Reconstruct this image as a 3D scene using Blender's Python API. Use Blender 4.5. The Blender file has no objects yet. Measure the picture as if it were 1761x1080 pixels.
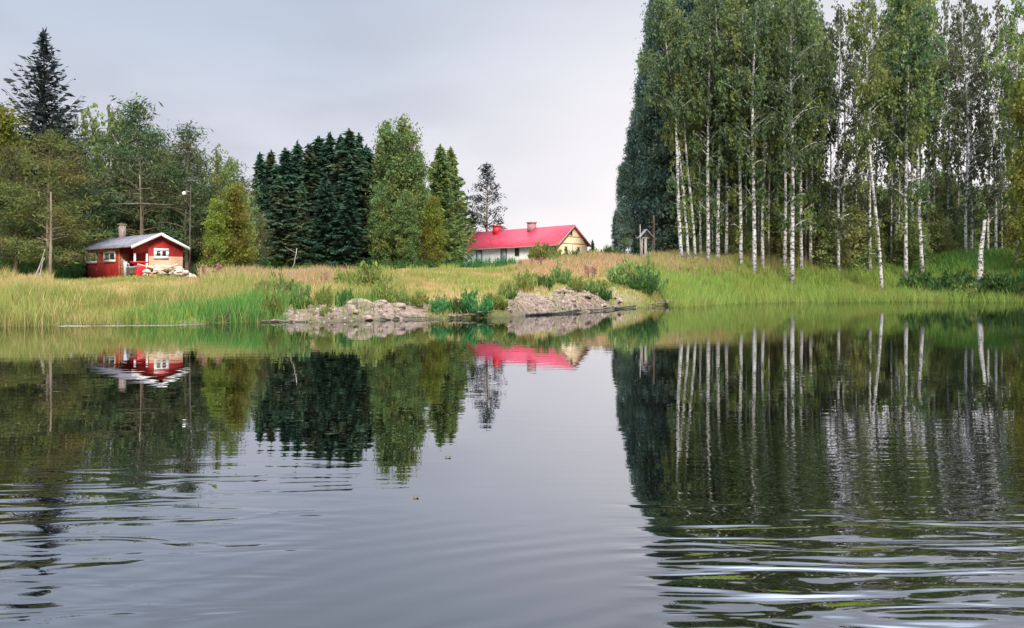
import bpy, bmesh, math, random
import numpy as np
from mathutils import Vector
R = math.radians
scene = bpy.context.scene
col = scene.collection

# ------------------------------------------------------------------ camera
CAM_H, F, CX, HY, PW, PH = 1.28, 1400.0, 880.5, 490.0, 1761.0, 1080.0
cd = bpy.data.cameras.new('camera')
cd.sensor_width = 36.0
cd.lens = 36.0 * F / PW
cd.shift_y = -(PH / 2 - HY) / PW
cd.clip_end = 6000
cam = bpy.data.objects.new('camera', cd)
cam.location = (0, 0, CAM_H)
cam.rotation_euler = (R(90), 0, 0)
col.objects.link(cam)
scene.camera = cam

# ------------------------------------------------------------------ world
SUN_EL, SUN_AZ = 38.0, 166.0
wd = bpy.data.worlds.new('World')
scene.world = wd
wd.use_nodes = True
nt = wd.node_tree
nt.nodes.clear()
def N(t, typ, **kw):
    n = t.nodes.new(typ)
    for k, v in kw.items():
        setattr(n, k, v)
    return n
def math_node(t, op, a, b=None, c=None, clamp=False):
    n = N(t, 'ShaderNodeMath', operation=op, use_clamp=clamp)
    for i, v in enumerate((a, b, c)):
        if v is None:
            continue
        if isinstance(v, (int, float)):
            n.inputs[i].default_value = v
        else:
            t.links.new(v, n.inputs[i])
    return n.outputs[0]
def maprange(t, v, a, b, c=0.0, d=1.0, smooth=True):
    n = N(t, 'ShaderNodeMapRange', interpolation_type='SMOOTHSTEP' if smooth else 'LINEAR')
    t.links.new(v, n.inputs[0])
    for i, x in enumerate((a, b, c, d)):
        n.inputs[i + 1].default_value = x
    return n.outputs[0]
def mixcol(t, f, a, b, blend='MIX'):
    n = N(t, 'ShaderNodeMix', data_type='RGBA', blend_type=blend)
    for v, i in ((f, 0), (a, 6), (b, 7)):
        if isinstance(v, (int, float)):
            n.inputs[i].default_value = v
        elif isinstance(v, tuple):
            n.inputs[i].default_value = (*v, 1)
        else:
            t.links.new(v, n.inputs[i])
    return n.outputs[2]
sky = N(nt, 'ShaderNodeTexSky', sky_type='NISHITA')
sky.sun_disc = False
sky.sun_elevation = R(SUN_EL)
sky.sun_rotation = R(SUN_AZ)
bg_clear = N(nt, 'ShaderNodeBackground')
bg_clear.inputs[1].default_value = 0.1
nt.links.new(sky.outputs[0], bg_clear.inputs[0])
tc = N(nt, 'ShaderNodeTexCoord')
sep = N(nt, 'ShaderNodeSeparateXYZ')
nt.links.new(tc.outputs['Generated'], sep.inputs[0])
sx, sy, sz = sep.outputs
# overcast sheet: horizon tint to blue grey, brighter overhead and towards the veiled sun at the right
low = mixcol(nt, maprange(nt, sz, 0.06, 0.33), (0.76, 0.725, 0.77), (0.49, 0.56, 0.67))
mp = N(nt, 'ShaderNodeMapping')
mp.inputs['Scale'].default_value = (1.6, 1.6, 5.0)
nt.links.new(tc.outputs['Generated'], mp.inputs[0])
cn = N(nt, 'ShaderNodeTexNoise')
cn.inputs['Scale'].default_value = 2.6
cn.inputs['Detail'].default_value = 4
cn.inputs['Roughness'].default_value = 0.45
nt.links.new(mp.outputs[0], cn.inputs['Vector'])
cl = maprange(nt, cn.outputs[0], 0.36, 0.66)
low = mixcol(nt, math_node(nt, 'MULTIPLY', cl, 0.6), low, (0.46, 0.49, 0.57))
az = math_node(nt, 'DIVIDE', sx, math_node(nt, 'MAXIMUM', sy, 0.05))
g1 = maprange(nt, az, -0.25, 0.22)
g2 = maprange(nt, sy, 0.0, 0.3)
g3 = maprange(nt, sz, 0.55, 0.1)
glow = math_node(nt, 'MULTIPLY', math_node(nt, 'MULTIPLY', g1, g2), g3)
low = mixcol(nt, math_node(nt, 'MULTIPLY', glow, 0.85), low, (0.98, 0.92, 0.92))
zen = maprange(nt, sz, 0.40, 0.80, 1.0, 6.8)
vm = N(nt, 'ShaderNodeVectorMath', operation='SCALE')
nt.links.new(low, vm.inputs[0])
nt.links.new(zen, vm.inputs['Scale'])
bg_cloud = N(nt, 'ShaderNodeBackground')
nt.links.new(vm.outputs[0], bg_cloud.inputs[0])
mixs = N(nt, 'ShaderNodeMixShader')
mixs.inputs[0].default_value = 0.92
nt.links.new(bg_clear.outputs[0], mixs.inputs[1])
nt.links.new(bg_cloud.outputs[0], mixs.inputs[2])
wout = N(nt, 'ShaderNodeOutputWorld')
nt.links.new(mixs.outputs[0], wout.inputs[0])

# ------------------------------------------------------------------ sun and exposure
sd = bpy.data.lights.new('sun', 'SUN')
sd.energy = 3.6
sd.angle = R(14)
sd.color = (1.0, 0.9, 0.74)
so = bpy.data.objects.new('sun', sd)
dirv = Vector((math.sin(R(SUN_AZ)) * math.cos(R(SUN_EL)), math.cos(R(SUN_AZ)) * math.cos(R(SUN_EL)), math.sin(R(SUN_EL))))
so.rotation_euler = dirv.to_track_quat('Z', 'Y').to_euler()
so.location = (60, -10, 60)
col.objects.link(so)
scene.view_settings.view_transform = 'Standard'
scene.view_settings.look = 'None'
scene.view_settings.exposure = 0.2
scene.view_settings.gamma = 1.0
scene.render.engine = 'CYCLES'
scene.cycles.max_bounces = 6
scene.cycles.diffuse_bounces = 3
scene.cycles.glossy_bounces = 3
scene.cycles.transmission_bounces = 3
scene.cycles.use_denoising = True
scene.cycles.denoiser = 'OPENIMAGEDENOISE'
scene.cycles.caustics_reflective = False

# ------------------------------------------------------------------ helpers
rng = np.random.default_rng(7)
random.seed(7)

def tag(o, label=None, cat=None, group=None, kind=None):
    if label: o['label'] = label
    if cat: o['category'] = cat
    if group: o['group'] = group
    if kind: o['kind'] = kind
    return o

def mesh_np(name, V, faces_by_size, mats, smooth=False, mat_idx=None):
    """V (n,3); faces_by_size: list of int arrays (m,k)"""
    me = bpy.data.meshes.new(name)
    V = np.asarray(V, dtype=np.float32)
    fl = [np.asarray(f, dtype=np.int32) for f in faces_by_size if len(f)]
    loops = np.concatenate([f.ravel() for f in fl])
    sizes = np.concatenate([np.full(len(f), f.shape[1], np.int32) for f in fl])
    starts = np.concatenate([[0], np.cumsum(sizes)[:-1]]).astype(np.int32)
    me.vertices.add(len(V)); me.vertices.foreach_set('co', V.ravel())
    me.loops.add(len(loops)); me.loops.foreach_set('vertex_index', loops)
    me.polygons.add(len(sizes)); me.polygons.foreach_set('loop_start', starts)
    if smooth:
        me.polygons.foreach_set('use_smooth', np.ones(len(sizes), bool))
    for m in mats:
        me.materials.append(m)
    if mat_idx is not None:
        me.polygons.foreach_set('material_index', np.asarray(mat_idx, np.int32))
    me.update(calc_edges=True)
    me.validate()
    return me

class MB:
    """collects quads and triangles into one mesh"""
    def __init__(s):
        s.V = []; s.Q = []; s.T = []; s.n = 0
    def add(s, V, Q=None, T=None):
        V = np.asarray(V, float).reshape(-1, 3)
        s.V.append(V)
        if Q is not None and len(Q): s.Q.append(np.asarray(Q, int) + s.n)
        if T is not None and len(T): s.T.append(np.asarray(T, int) + s.n)
        s.n += len(V)
        return s
    def box(s, x0, x1, y0, y1, z0, z1):
        v = [(x, y, z) for x in (x0, x1) for y in (y0, y1) for z in (z0, z1)]
        q = [(0, 1, 3, 2), (4, 6, 7, 5), (0, 4, 5, 1), (2, 3, 7, 6), (0, 2, 6, 4), (1, 5, 7, 3)]
        return s.add(v, q)
    def prism(s, poly, axis, a, b):
        """extrude polygon (list of 2D) along axis ('x','y','z') from a to b"""
        n = len(poly)
        def p3(p, c):
            return {'x': (c, p[0], p[1]), 'y': (p[0], c, p[1]), 'z': (p[0], p[1], c)}[axis]
        v = [p3(p, a) for p in poly] + [p3(p, b) for p in poly]
        q = [(i, (i + 1) % n, n + (i + 1) % n, n + i) for i in range(n)]
        t = []
        for i in range(1, n - 1):
            t.append((0, i + 1, i)); t.append((n, n + i, n + i + 1))
        return s.add(v, q, t)
    def tube(s, pts, rad, n=7, cap=True):
        pts = np.asarray(pts, float); rad = np.asarray(rad, float)
        d = np.gradient(pts, axis=0)
        d /= np.linalg.norm(d, axis=1)[:, None] + 1e-9
        up = np.where(np.abs(d[:, 2:3]) > 0.9, np.array([[1.0, 0, 0]]), np.array([[0, 0, 1.0]]))
        up = np.repeat(up[:1], len(pts), 0) if True else up
        a = np.cross(d, up); a /= np.linalg.norm(a, axis=1)[:, None] + 1e-9
        b = np.cross(d, a)
        th = np.linspace(0, 2 * np.pi, n, endpoint=False)
        V = pts[:, None, :] + rad[:, None, None] * (np.cos(th)[None, :, None] * a[:, None, :] + np.sin(th)[None, :, None] * b[:, None, :])
        V = V.reshape(-1, 3)
        q = []
        for i in range(len(pts) - 1):
            for j in range(n):
                q.append((i * n + j, i * n + (j + 1) % n, (i + 1) * n + (j + 1) % n, (i + 1) * n + j))
        t = []
        if cap:
            k = (len(pts) - 1) * n
            for j in range(1, n - 1):
                t.append((0, j + 1, j)); t.append((k, k + j, k + j + 1))
        return s.add(V, q, t)
    def rhombi(s, c, a, b):
        n = len(c)
        V = np.stack([c - a, c + b, c + a, c - b], 1).reshape(-1, 3)
        return s.add(V, np.arange(4 * n).reshape(n, 4))
    def mesh(s, name, mat, smooth=False):
        V = np.concatenate(s.V)
        fs = []
        if s.Q: fs.append(np.concatenate(s.Q))
        if s.T: fs.append(np.concatenate(s.T))
        return mesh_np(name, V, fs, [mat] if mat else [], smooth)
    def obj(s, name, mat, parent=None, smooth=False):
        return link(name, s.mesh(name, mat, smooth), parent)

def link(name, data, parent=None, loc=None):
    o = bpy.data.objects.new(name, data)
    col.objects.link(o)
    if parent: o.parent = parent
    if loc is not None: o.location = loc
    return o
def empty(name, loc, rz=0.0, scale=(1, 1, 1)):
    o = bpy.data.objects.new(name, None)
    o.empty_display_size = 0.3
    o.location = loc; o.rotation_euler = (0, 0, rz); o.scale = scale
    col.objects.link(o)
    return o

def vnoise(x, y, sc, seed=0):
    x = np.asarray(x, float) / sc; y = np.asarray(y, float) / sc
    xi = np.floor(x).astype(np.int64); yi = np.floor(y).astype(np.int64)
    fx = x - xi; fy = y - yi
    fx = fx * fx * (3 - 2 * fx); fy = fy * fy * (3 - 2 * fy)
    def h(i, j):
        n = (i * 374761393 + j * 668265263 + seed * 144664913) & 0x7fffffff
        n = ((n ^ (n >> 13)) * 1274126177) & 0x7fffffff
        return ((n ^ (n >> 16)) & 0xffff) / 65535.0
    return (h(xi, yi) * (1 - fx) + h(xi + 1, yi) * fx) * (1 - fy) + (h(xi, yi + 1) * (1 - fx) + h(xi + 1, yi + 1) * fx) * fy
def sstep(t):
    t = np.clip(t, 0, 1)
    return t * t * (3 - 2 * t)

# ------------------------------------------------------------------ materials
def new_mat(name):
    m = bpy.data.materials.new(name)
    m.use_nodes = True
    t = m.node_tree
    t.nodes.clear()
    out = N(t, 'ShaderNodeOutputMaterial')
    return m, t, out
def noise(t, scale, detail=3, rough=0.55, vec=None, stretch=None, coord='Object'):
    n = N(t, 'ShaderNodeTexNoise')
    n.inputs['Scale'].default_value = scale
    n.inputs['Detail'].default_value = detail
    n.inputs['Roughness'].default_value = rough
    if coord == 'Position':
        src = N(t, 'ShaderNodeNewGeometry').outputs['Position']
    else:
        src = N(t, 'ShaderNodeTexCoord').outputs[coord]
    if stretch:
        mpn = N(t, 'ShaderNodeMapping')
        mpn.inputs['Scale'].default_value = stretch
        t.links.new(src, mpn.inputs[0]); src = mpn.outputs[0]
    t.links.new(src, n.inputs['Vector'])
    return n.outputs[0]
def surf_mat(name, ca, cb, scale=4.0, rough=0.8, stretch=None, bump=0.0, bump_scale=None, lo=0.35, hi=0.65, spec=0.3):
    m, t, out = new_mat(name)
    b = N(t, 'ShaderNodeBsdfPrincipled')
    f = noise(t, scale, 5, 0.6, stretch=stretch)
    c = mixcol(t, maprange(t, f, lo, hi), ca, cb)
    t.links.new(c, b.inputs['Base Color'])
    b.inputs['Roughness'].default_value = rough
    b.inputs['Specular IOR Level'].default_value = spec
    if bump:
        bn = N(t, 'ShaderNodeBump')
        bn.inputs['Strength'].default_value = bump
        bn.inputs['Distance'].default_value = 0.03
        t.links.new(noise(t, bump_scale or scale * 3, 4, 0.6, stretch=stretch), bn.inputs['Height'])
        t.links.new(bn.outputs[0], b.inputs['Normal'])
    t.links.new(b.outputs[0], out.inputs[0])
    return m
def leaf_mat(name, dark, light, alt=None, trans=0.3, tscale=0.5):
    m, t, out = new_mat(name)
    g = N(t, 'ShaderNodeNewGeometry')
    oi = N(t, 'ShaderNodeObjectInfo')
    c = mixcol(t, g.outputs['Random Per Island'], dark, light)
    if alt:
        c = mixcol(t, math_node(t, 'MULTIPLY', maprange(t, noise(t, tscale, 2, coord='Position'), 0.45, 0.65), 0.7), c, alt)
    hs = N(t, 'ShaderNodeHueSaturation')
    t.links.new(math_node(t, 'MULTIPLY_ADD', oi.outputs['Random'], 0.03, 0.485), hs.inputs['Hue'])
    t.links.new(math_node(t, 'MULTIPLY_ADD', oi.outputs['Random'], 0.4, 0.8), hs.inputs['Value'])
    t.links.new(c, hs.inputs['Color'])
    d = N(t, 'ShaderNodeBsdfDiffuse'); tr = N(t, 'ShaderNodeBsdfTranslucent')
    t.links.new(hs.outputs[0], d.inputs[0]); t.links.new(hs.outputs[0], tr.inputs[0])
    mx = N(t, 'ShaderNodeMixShader'); mx.inputs[0].default_value = trans
    t.links.new(d.outputs[0], mx.inputs[1]); t.links.new(tr.outputs[0], mx.inputs[2])
    t.links.new(mx.outputs[0], out.inputs[0])
    return m

M = {}
M['spruce'] = leaf_mat('spruce needles', (0.022, 0.052, 0.038), (0.062, 0.118, 0.072), trans=0.15)
M['spruce_grey'] = leaf_mat('grey spruce needles', (0.025, 0.034, 0.036), (0.055, 0.07, 0.07), trans=0.1)
M['pine'] = leaf_mat('pine needles', (0.035, 0.068, 0.035), (0.105, 0.145, 0.06), alt=(0.13, 0.10, 0.05), trans=0.2, tscale=0.35)
M['pine_olive'] = leaf_mat('olive pine needles', (0.06, 0.09, 0.028), (0.165, 0.19, 0.06), alt=(0.17, 0.125, 0.045), trans=0.25, tscale=0.4)
M['aspen_dark'] = leaf_mat('dark blue green leaves', (0.07, 0.125, 0.11), (0.18, 0.255, 0.205), alt=(0.17, 0.22, 0.12), trans=0.2)
M['birch_leaf'] = leaf_mat('birch leaves', (0.085, 0.135, 0.045), (0.25, 0.31, 0.11), alt=(0.27, 0.29, 0.09), trans=0.35, tscale=0.3)
M['birch_dark'] = leaf_mat('darker birch leaves', (0.06, 0.105, 0.055), (0.17, 0.23, 0.10), trans=0.3)  # darker green leaf tone of some birch crowns
M['birch_grey'] = leaf_mat('thin grey birch leaves', (0.08, 0.095, 0.055), (0.18, 0.20, 0.11), trans=0.3)
M['broad'] = leaf_mat('broad leaves', (0.07, 0.13, 0.05), (0.20, 0.28, 0.10), alt=(0.22, 0.23, 0.07), trans=0.3, tscale=0.5)
M['broad_yellow'] = leaf_mat('yellow green leaves', (0.12, 0.16, 0.03), (0.26, 0.29, 0.06), alt=(0.24, 0.2, 0.05), trans=0.35)
M['under'] = leaf_mat('understory leaves', (0.14, 0.20, 0.07), (0.34, 0.40, 0.15), alt=(0.30, 0.27, 0.11), trans=0.35, tscale=0.3)
M['bush'] = leaf_mat('bush leaves', (0.08, 0.15, 0.04), (0.24, 0.35, 0.11), alt=(0.24, 0.26, 0.08), trans=0.3)
M['bush_olive'] = leaf_mat('olive bush leaves', (0.11, 0.15, 0.035), (0.26, 0.29, 0.08), trans=0.3)
M['bush_dark'] = leaf_mat('dark bush leaves', (0.035, 0.09, 0.03), (0.09, 0.17, 0.05), trans=0.25)
M['nettle'] = leaf_mat('nettle leaves', (0.03, 0.13, 0.04), (0.09, 0.27, 0.08), trans=0.3)
M['fireweed'] = leaf_mat('fireweed flowers', (0.34, 0.15, 0.14), (0.50, 0.26, 0.25), trans=0.3)
M['bark'] = surf_mat('bark', (0.06, 0.05, 0.042), (0.14, 0.115, 0.09), 3.0, 0.9, stretch=(2, 2, 0.5), bump=0.5)
M['pine_bark'] = surf_mat('pine bark', (0.16, 0.12, 0.085), (0.30, 0.24, 0.18), 3.0, 0.9, stretch=(2, 2, 0.5), bump=0.5)
M['grey_wood'] = surf_mat('weathered wood', (0.26, 0.23, 0.20), (0.45, 0.41, 0.36), 6.0, 0.85, stretch=(3, 3, 0.3), bump=0.3)
M['drift'] = surf_mat('wet driftwood', (0.07, 0.055, 0.045), (0.22, 0.18, 0.14), 5.0, 0.7, bump=0.4)
# birch bark: white with dark horizontal lenticels and black patches
m, t, out = new_mat('birch bark')
b = N(t, 'ShaderNodeBsdfPrincipled')
f1 = maprange(t, noise(t, 2.2, 4, 0.65, stretch=(1.6, 1.6, 2.4)), 0.50, 0.58)
f2 = maprange(t, noise(t, 3.0, 3, 0.6, stretch=(0.9, 0.9, 3.0)), 0.54, 0.62)
fm = math_node(t, 'MAXIMUM', f1, f2)
spb = N(t, 'ShaderNodeSeparateXYZ'); t.links.new(N(t, 'ShaderNodeTexCoord').outputs['Object'], spb.inputs[0])
base = math_node(t, 'MULTIPLY', maprange(t, spb.outputs[2], 2.6, 0.2), maprange(t, noise(t, 2.5, 4, 0.7, stretch=(2, 2, 0.8)), 0.35, 0.6))
fm = math_node(t, 'MAXIMUM', fm, math_node(t, 'MULTIPLY', base, 0.9))
tint = mixcol(t, noise(t, 1.0, 2), (0.40, 0.385, 0.355), (0.68, 0.66, 0.61))
t.links.new(mixcol(t, fm, tint, (0.07, 0.06, 0.055)), b.inputs['Base Color'])
b.inputs['Roughness'].default_value = 0.7
t.links.new(b.outputs[0], out.inputs[0])
M['birch_bark'] = m

def plank_mat(name, ca, cb, width=0.14, axis='Z', rough=0.75):
    """painted boards: dark joints every «width» metres across the horizontal axes"""
    m, t, out = new_mat(name)
    b = N(t, 'ShaderNodeBsdfPrincipled')
    tcx = N(t, 'ShaderNodeTexCoord'); sp = N(t, 'ShaderNodeSeparateXYZ')
    t.links.new(tcx.outputs['Object'], sp.inputs[0])
    if axis == 'Z':
        s = math_node(t, 'ADD', sp.outputs[0], sp.outputs[1])
    else:
        s = sp.outputs[2]
    fr = math_node(t, 'FRACT', math_node(t, 'DIVIDE', s, width))
    gap = maprange(t, math_node(t, 'ABSOLUTE', math_node(t, 'SUBTRACT', fr, 0.5)), 0.42, 0.49)
    c = mixcol(t, maprange(t, noise(t, 2.5, 5, 0.65), 0.3, 0.7), ca, cb)
    t.links.new(mixcol(t, math_node(t, 'MULTIPLY', gap, 0.35), c, tuple(x * 0.35 for x in ca)), b.inputs['Base Color'])
    b.inputs['Roughness'].default_value = rough
    t.links.new(b.outputs[0], out.inputs[0])
    return m
M['red_planks'] = plank_mat('red painted planks', (0.26, 0.010, 0.009), (0.42, 0.020, 0.017))
M['tan_planks'] = plank_mat('bare tan planks', (0.46, 0.27, 0.15), (0.60, 0.38, 0.24), 0.12, 'X')
M['white_paint'] = surf_mat('white painted wood', (0.70, 0.69, 0.64), (0.82, 0.81, 0.77), 5.0, 0.6)
M['brown_trim'] = surf_mat('brown trim', (0.34, 0.10, 0.05), (0.46, 0.16, 0.08), 5.0, 0.7)
M['felt_roof'] = surf_mat('grey felt roof', (0.14, 0.13, 0.15), (0.23, 0.215, 0.235), 2.5, 0.9, bump=0.3, bump_scale=30)
M['brick'] = surf_mat('chimney brick', (0.22, 0.15, 0.13), (0.34, 0.27, 0.24), 9.0, 0.9, bump=0.5)
M['glass'] = surf_mat('dark window glass', (0.015, 0.018, 0.022), (0.03, 0.035, 0.04), 2.0, 0.08, spec=0.6)
M['red_roof'] = plank_mat('red metal roof', (0.34, 0.012, 0.03), (0.54, 0.026, 0.06), 0.55, 'Z', 0.6)
M['walling'] = surf_mat('off white plaster', (0.50, 0.51, 0.46), (0.64, 0.64, 0.58), 1.2, 0.9)  # greyer tone of the long house walls
M['cream_planks'] = plank_mat('cream gable boards', (0.78, 0.62, 0.38), (0.84, 0.69, 0.46), 0.2)  # gable tone, warmer and lighter than the long walls
M['door_grey'] = surf_mat('grey blue door', (0.26, 0.32, 0.32), (0.36, 0.42, 0.42), 4.0, 0.7)
M['dark_green'] = surf_mat('dark green paint', (0.02, 0.07, 0.05), (0.04, 0.11, 0.08), 4.0, 0.7)
M['red_plastic'] = surf_mat('red plastic', (0.55, 0.015, 0.03), (0.66, 0.03, 0.05), 4.0, 0.4)
M['pale_metal'] = surf_mat('pale metal', (0.30, 0.32, 0.34), (0.45, 0.47, 0.49), 4.0, 0.45)
M['stone'] = surf_mat('bank stone', (0.12, 0.085, 0.065), (0.37, 0.28, 0.215), 2.2, 0.9, bump=0.8, bump_scale=8, lo=0.3, hi=0.7)
M['pale_stone'] = surf_mat('pale rubble', (0.36, 0.28, 0.21), (0.64, 0.56, 0.46), 2.5, 0.9, bump=0.8, bump_scale=8)

# ------------------------------------------------------------------ terrain
SP = [(-300, 12), (-80, 21), (-30, 23.4)]
for px_, d_ in ((0, 24.8), (150, 25.6), (350, 26.8), (450, 27.6), (600, 28.8), (750, 30.8), (900, 32.8), (1020, 40), (1150, 51), (1230, 61), (1400, 66), (1600, 67), (1700, 64), (1761, 61)):
    SP.append(((px_ - CX) / F * d_, d_))
SP += [(60, 56), (100, 52), (300, 40)]
SPX = np.array([p[0] for p in SP]); SPY = np.array([p[1] for p in SP])
def shore(x):
    x = np.asarray(x, float)
    y = (np.interp(x - 0.6, SPX, SPY) + np.interp(x, SPX, SPY) + np.interp(x + 0.6, SPX, SPY)) / 3
    return y + 0.35 * np.sin(x * 1.3 + 0.5) + 0.22 * np.sin(x * 3.1) + 0.3 * (vnoise(x, x * 0, 0.7, 3) - 0.5)
PX = [-40, -12, -7, -2, 2, 7, 14, 20, 60]
BH = [0.45, 0.45, 0.65, 0.78, 1.0, 1.0, 1.0, 1.0, 1.0]
BW = [1.6, 1.6, 1.2, 1.2, 1.2, 1.6, 2.5, 2.5, 2.5]
RS = [1.0, 1.0, 1.45, 1.75, 2.25, 2.6, 2.6, 2.6, 2.4]
RT = [16, 16, 40, 50, 48, 30, 16, 11, 11]
FR = [1.3, 1.3, 0.6, 0.25, 0.2, 0, 0, 0, 0]
def gz(x, y):
    x = np.asarray(x, float); y = np.asarray(y, float)
    t = y - shore(x)
    ip = lambda a: np.interp(x, PX, a)
    tt = np.maximum(t, 0)
    z = ip(BH) * (1 - np.exp(-tt / ip(BW))) + ip(RS) * sstep(tt / ip(RT)) + ip(FR) * sstep((tt - 16) / 40)
    bump = (vnoise(x, y, 1.1, 5) - 0.5) * 0.16 + (vnoise(x, y, 3.7, 6) - 0.5) * 0.25
    z = z + bump * sstep(tt / 2.0) + (vnoise(x, y, 1.6, 8) - 0.45) * 0.3 * sstep(tt / 0.8) * sstep((6 - tt) / 3) * sstep((x + 10) / 2) * sstep((9 - x) / 2)
    return np.where(t >= 0, z, np.maximum(t * 0.3, -2.5)) - 0.02
def gz1(x, y): return float(gz(np.array([x]), np.array([y]))[0])
def X_at(px, D): return (px - CX) / F * D
def Z_at(py, D): return CAM_H + (HY - py) / F * D

def axis_lines(lo, hi, step, far_lo, far_hi):
    c = list(np.arange(lo, hi, step))
    a, s = lo, step
    left = []
    while a > far_lo:
        s *= 1.25; a -= s; left.append(a)
    b, s = c[-1], step
    right = []
    while b < far_hi:
        s *= 1.25; b += s; right.append(b)
    return np.array(left[::-1] + c + right)
gx = axis_lines(-34, 50, 0.4, -1500, 1500)
gy = axis_lines(22, 100, 0.4, -300, 2500)
GX, GY = np.meshgrid(gx, gy)
GZ = gz(GX.ravel(), GY.ravel())
nx, ny = len(gx), len(gy)
idx = np.arange(nx * ny).reshape(ny, nx)
quads = np.stack([idx[:-1, :-1], idx[:-1, 1:], idx[1:, 1:], idx[1:, :-1]], -1).reshape(-1, 4)
m, t, out = new_mat('meadow soil')
b = N(t, 'ShaderNodeBsdfPrincipled'); b.inputs['Roughness'].default_value = 0.95; b.inputs['Specular IOR Level'].default_value = 0.1
dry = mixcol(t, noise(t, 1.5, 5, 0.7), (0.20, 0.16, 0.06), (0.40, 0.33, 0.14))
grn = mixcol(t, noise(t, 1.2, 5, 0.7), (0.07, 0.09, 0.025), (0.16, 0.18, 0.05))
grv = mixcol(t, maprange(t, noise(t, 3.5, 8, 0.75), 0.3, 0.7), (0.11, 0.075, 0.055), (0.32, 0.24, 0.19))
at_ = N(t, 'ShaderNodeAttribute'); at_.attribute_name = 'cover'
sc_ = N(t, 'ShaderNodeSeparateColor'); t.links.new(at_.outputs['Color'], sc_.inputs[0])
c = mixcol(t, sc_.outputs[0], dry, grn)
c = mixcol(t, sc_.outputs[1], c, grv)
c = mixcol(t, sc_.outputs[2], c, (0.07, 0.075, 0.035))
t.links.new(c, b.inputs['Base Color'])
bn = N(t, 'ShaderNodeBump'); bn.inputs['Strength'].default_value = 0.8; bn.inputs['Distance'].default_value = 0.08
t.links.new(noise(t, 5, 6, 0.7), bn.inputs['Height']); t.links.new(bn.outputs[0], b.inputs['Normal'])
t.links.new(b.outputs[0], out.inputs[0])
M['ground'] = m
def gravel_mask(x, y):
    px = x / np.maximum(y, 1) * F + CX
    t_ = y - shore(x)
    n = vnoise(x, y, 1.5, 11) * 0.8 + vnoise(x, y, 0.5, 12) * 0.2
    a = sstep((px - 455) / 50) * sstep((760 - px) / 40) * sstep((3.0 - t_) / 1.6 + (n - 0.42) * 3.2)
    bm = sstep((px - 850) / 40) * sstep((1110 - px) / 90) * sstep((4.2 - t_) / 2.0 + (n - 0.42) * 3.2)
    return np.clip(np.maximum(a, bm), 0, 1) * (t_ > -3)
gm = gravel_mask(GX.ravel(), GY.ravel())
tt = GY.ravel() - shore(GX.ravel())
greenm = np.clip(sstep((GX.ravel() - 6) / 6) + sstep((2.5 - tt) / 2), 0, 1) * (0.5 + 0.5 * vnoise(GX.ravel(), GY.ravel(), 2.0, 9))
mud = np.clip(sstep((0.35 - tt) / 0.4), 0, 1)
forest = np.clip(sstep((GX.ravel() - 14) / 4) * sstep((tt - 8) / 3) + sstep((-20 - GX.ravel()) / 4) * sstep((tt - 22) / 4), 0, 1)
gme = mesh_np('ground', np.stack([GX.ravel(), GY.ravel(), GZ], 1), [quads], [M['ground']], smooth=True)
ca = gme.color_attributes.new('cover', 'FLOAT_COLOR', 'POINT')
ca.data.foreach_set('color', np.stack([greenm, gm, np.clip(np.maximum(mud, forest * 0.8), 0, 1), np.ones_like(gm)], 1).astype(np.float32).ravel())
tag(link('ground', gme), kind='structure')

# ------------------------------------------------------------------ water
m, t, out = new_mat('lake water')
pos = N(t, 'ShaderNodeNewGeometry').outputs['Position']
sp = N(t, 'ShaderNodeSeparateXYZ'); t.links.new(pos, sp.inputs[0])
wx, wy, wz = sp.outputs
def wnoise(scl, stretch, detail=2, rough=0.5, rot=0.0, distort=0.0):
    mpn = N(t, 'ShaderNodeMapping'); mpn.inputs['Scale'].default_value = stretch; mpn.inputs['Rotation'].default_value = (0, 0, rot)
    t.links.new(pos, mpn.inputs[0])
    n = N(t, 'ShaderNodeTexNoise'); n.inputs['Scale'].default_value = scl; n.inputs['Detail'].default_value = detail
    n.inputs['Roughness'].default_value = rough; n.inputs['Distortion'].default_value = distort
    t.links.new(mpn.outputs[0], n.inputs['Vector'])
    return n.outputs[0]
mul = lambda a, b_: math_node(t, 'MULTIPLY', a, b_)
add = lambda a, b_: math_node(t, 'ADD', a, b_)
# fine ripples everywhere, very shallow
h = mul(wnoise(1.0, (1.0, 3.2, 1), 2, 0.5), 0.0013)
h = add(h, mul(wnoise(1.0, (2.6, 9.0, 1), 1, 0.5), 0.00025))
# wavelets at the near right
mr = mul(maprange(t, wx, 0.35, 1.1), maprange(t, wy, 5.2, 3.9))
h = add(h, mul(mul(wnoise(1.0, (1.1, 5.4, 1), 2.0, 0.42, 0.1, 0.8), mr), 0.032))
mr2 = mul(maprange(t, wx, 0.9, 1.8), maprange(t, wy, 9.0, 5.0))
h = add(h, mul(mul(wnoise(1.0, (2.4, 11, 1), 1.5, 0.5), mr2), 0.004))
# slow swells at the near left
ml = mul(maprange(t, wx, -0.5, -1.7), maprange(t, wy, 6.6, 4.2))
h = add(h, mul(mul(wnoise(1.0, (1.1, 4.2, 1), 2.2, 0.5, -0.15, 0.8), ml), 0.014))
# ring waves spreading across the near middle
dx = math_node(t, 'SUBTRACT', wx, 2.2); dy = math_node(t, 'SUBTRACT', wy, 1.0)
rr = math_node(t, 'SQRT', add(mul(mul(dx, dx), 0.6), mul(dy, dy)))
rr = add(rr, mul(wnoise(1.0, (0.6, 1.5, 1), 2, 0.5), 0.25))
ring = math_node(t, 'SINE', mul(rr, 34.0))
mc = mul(maprange(t, wy, 4.8, 3.6), wnoise(1.0, (0.7, 1.6, 1), 2, 0.5))
h = add(h, mul(mul(ring, mc), 0.0009))
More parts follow.
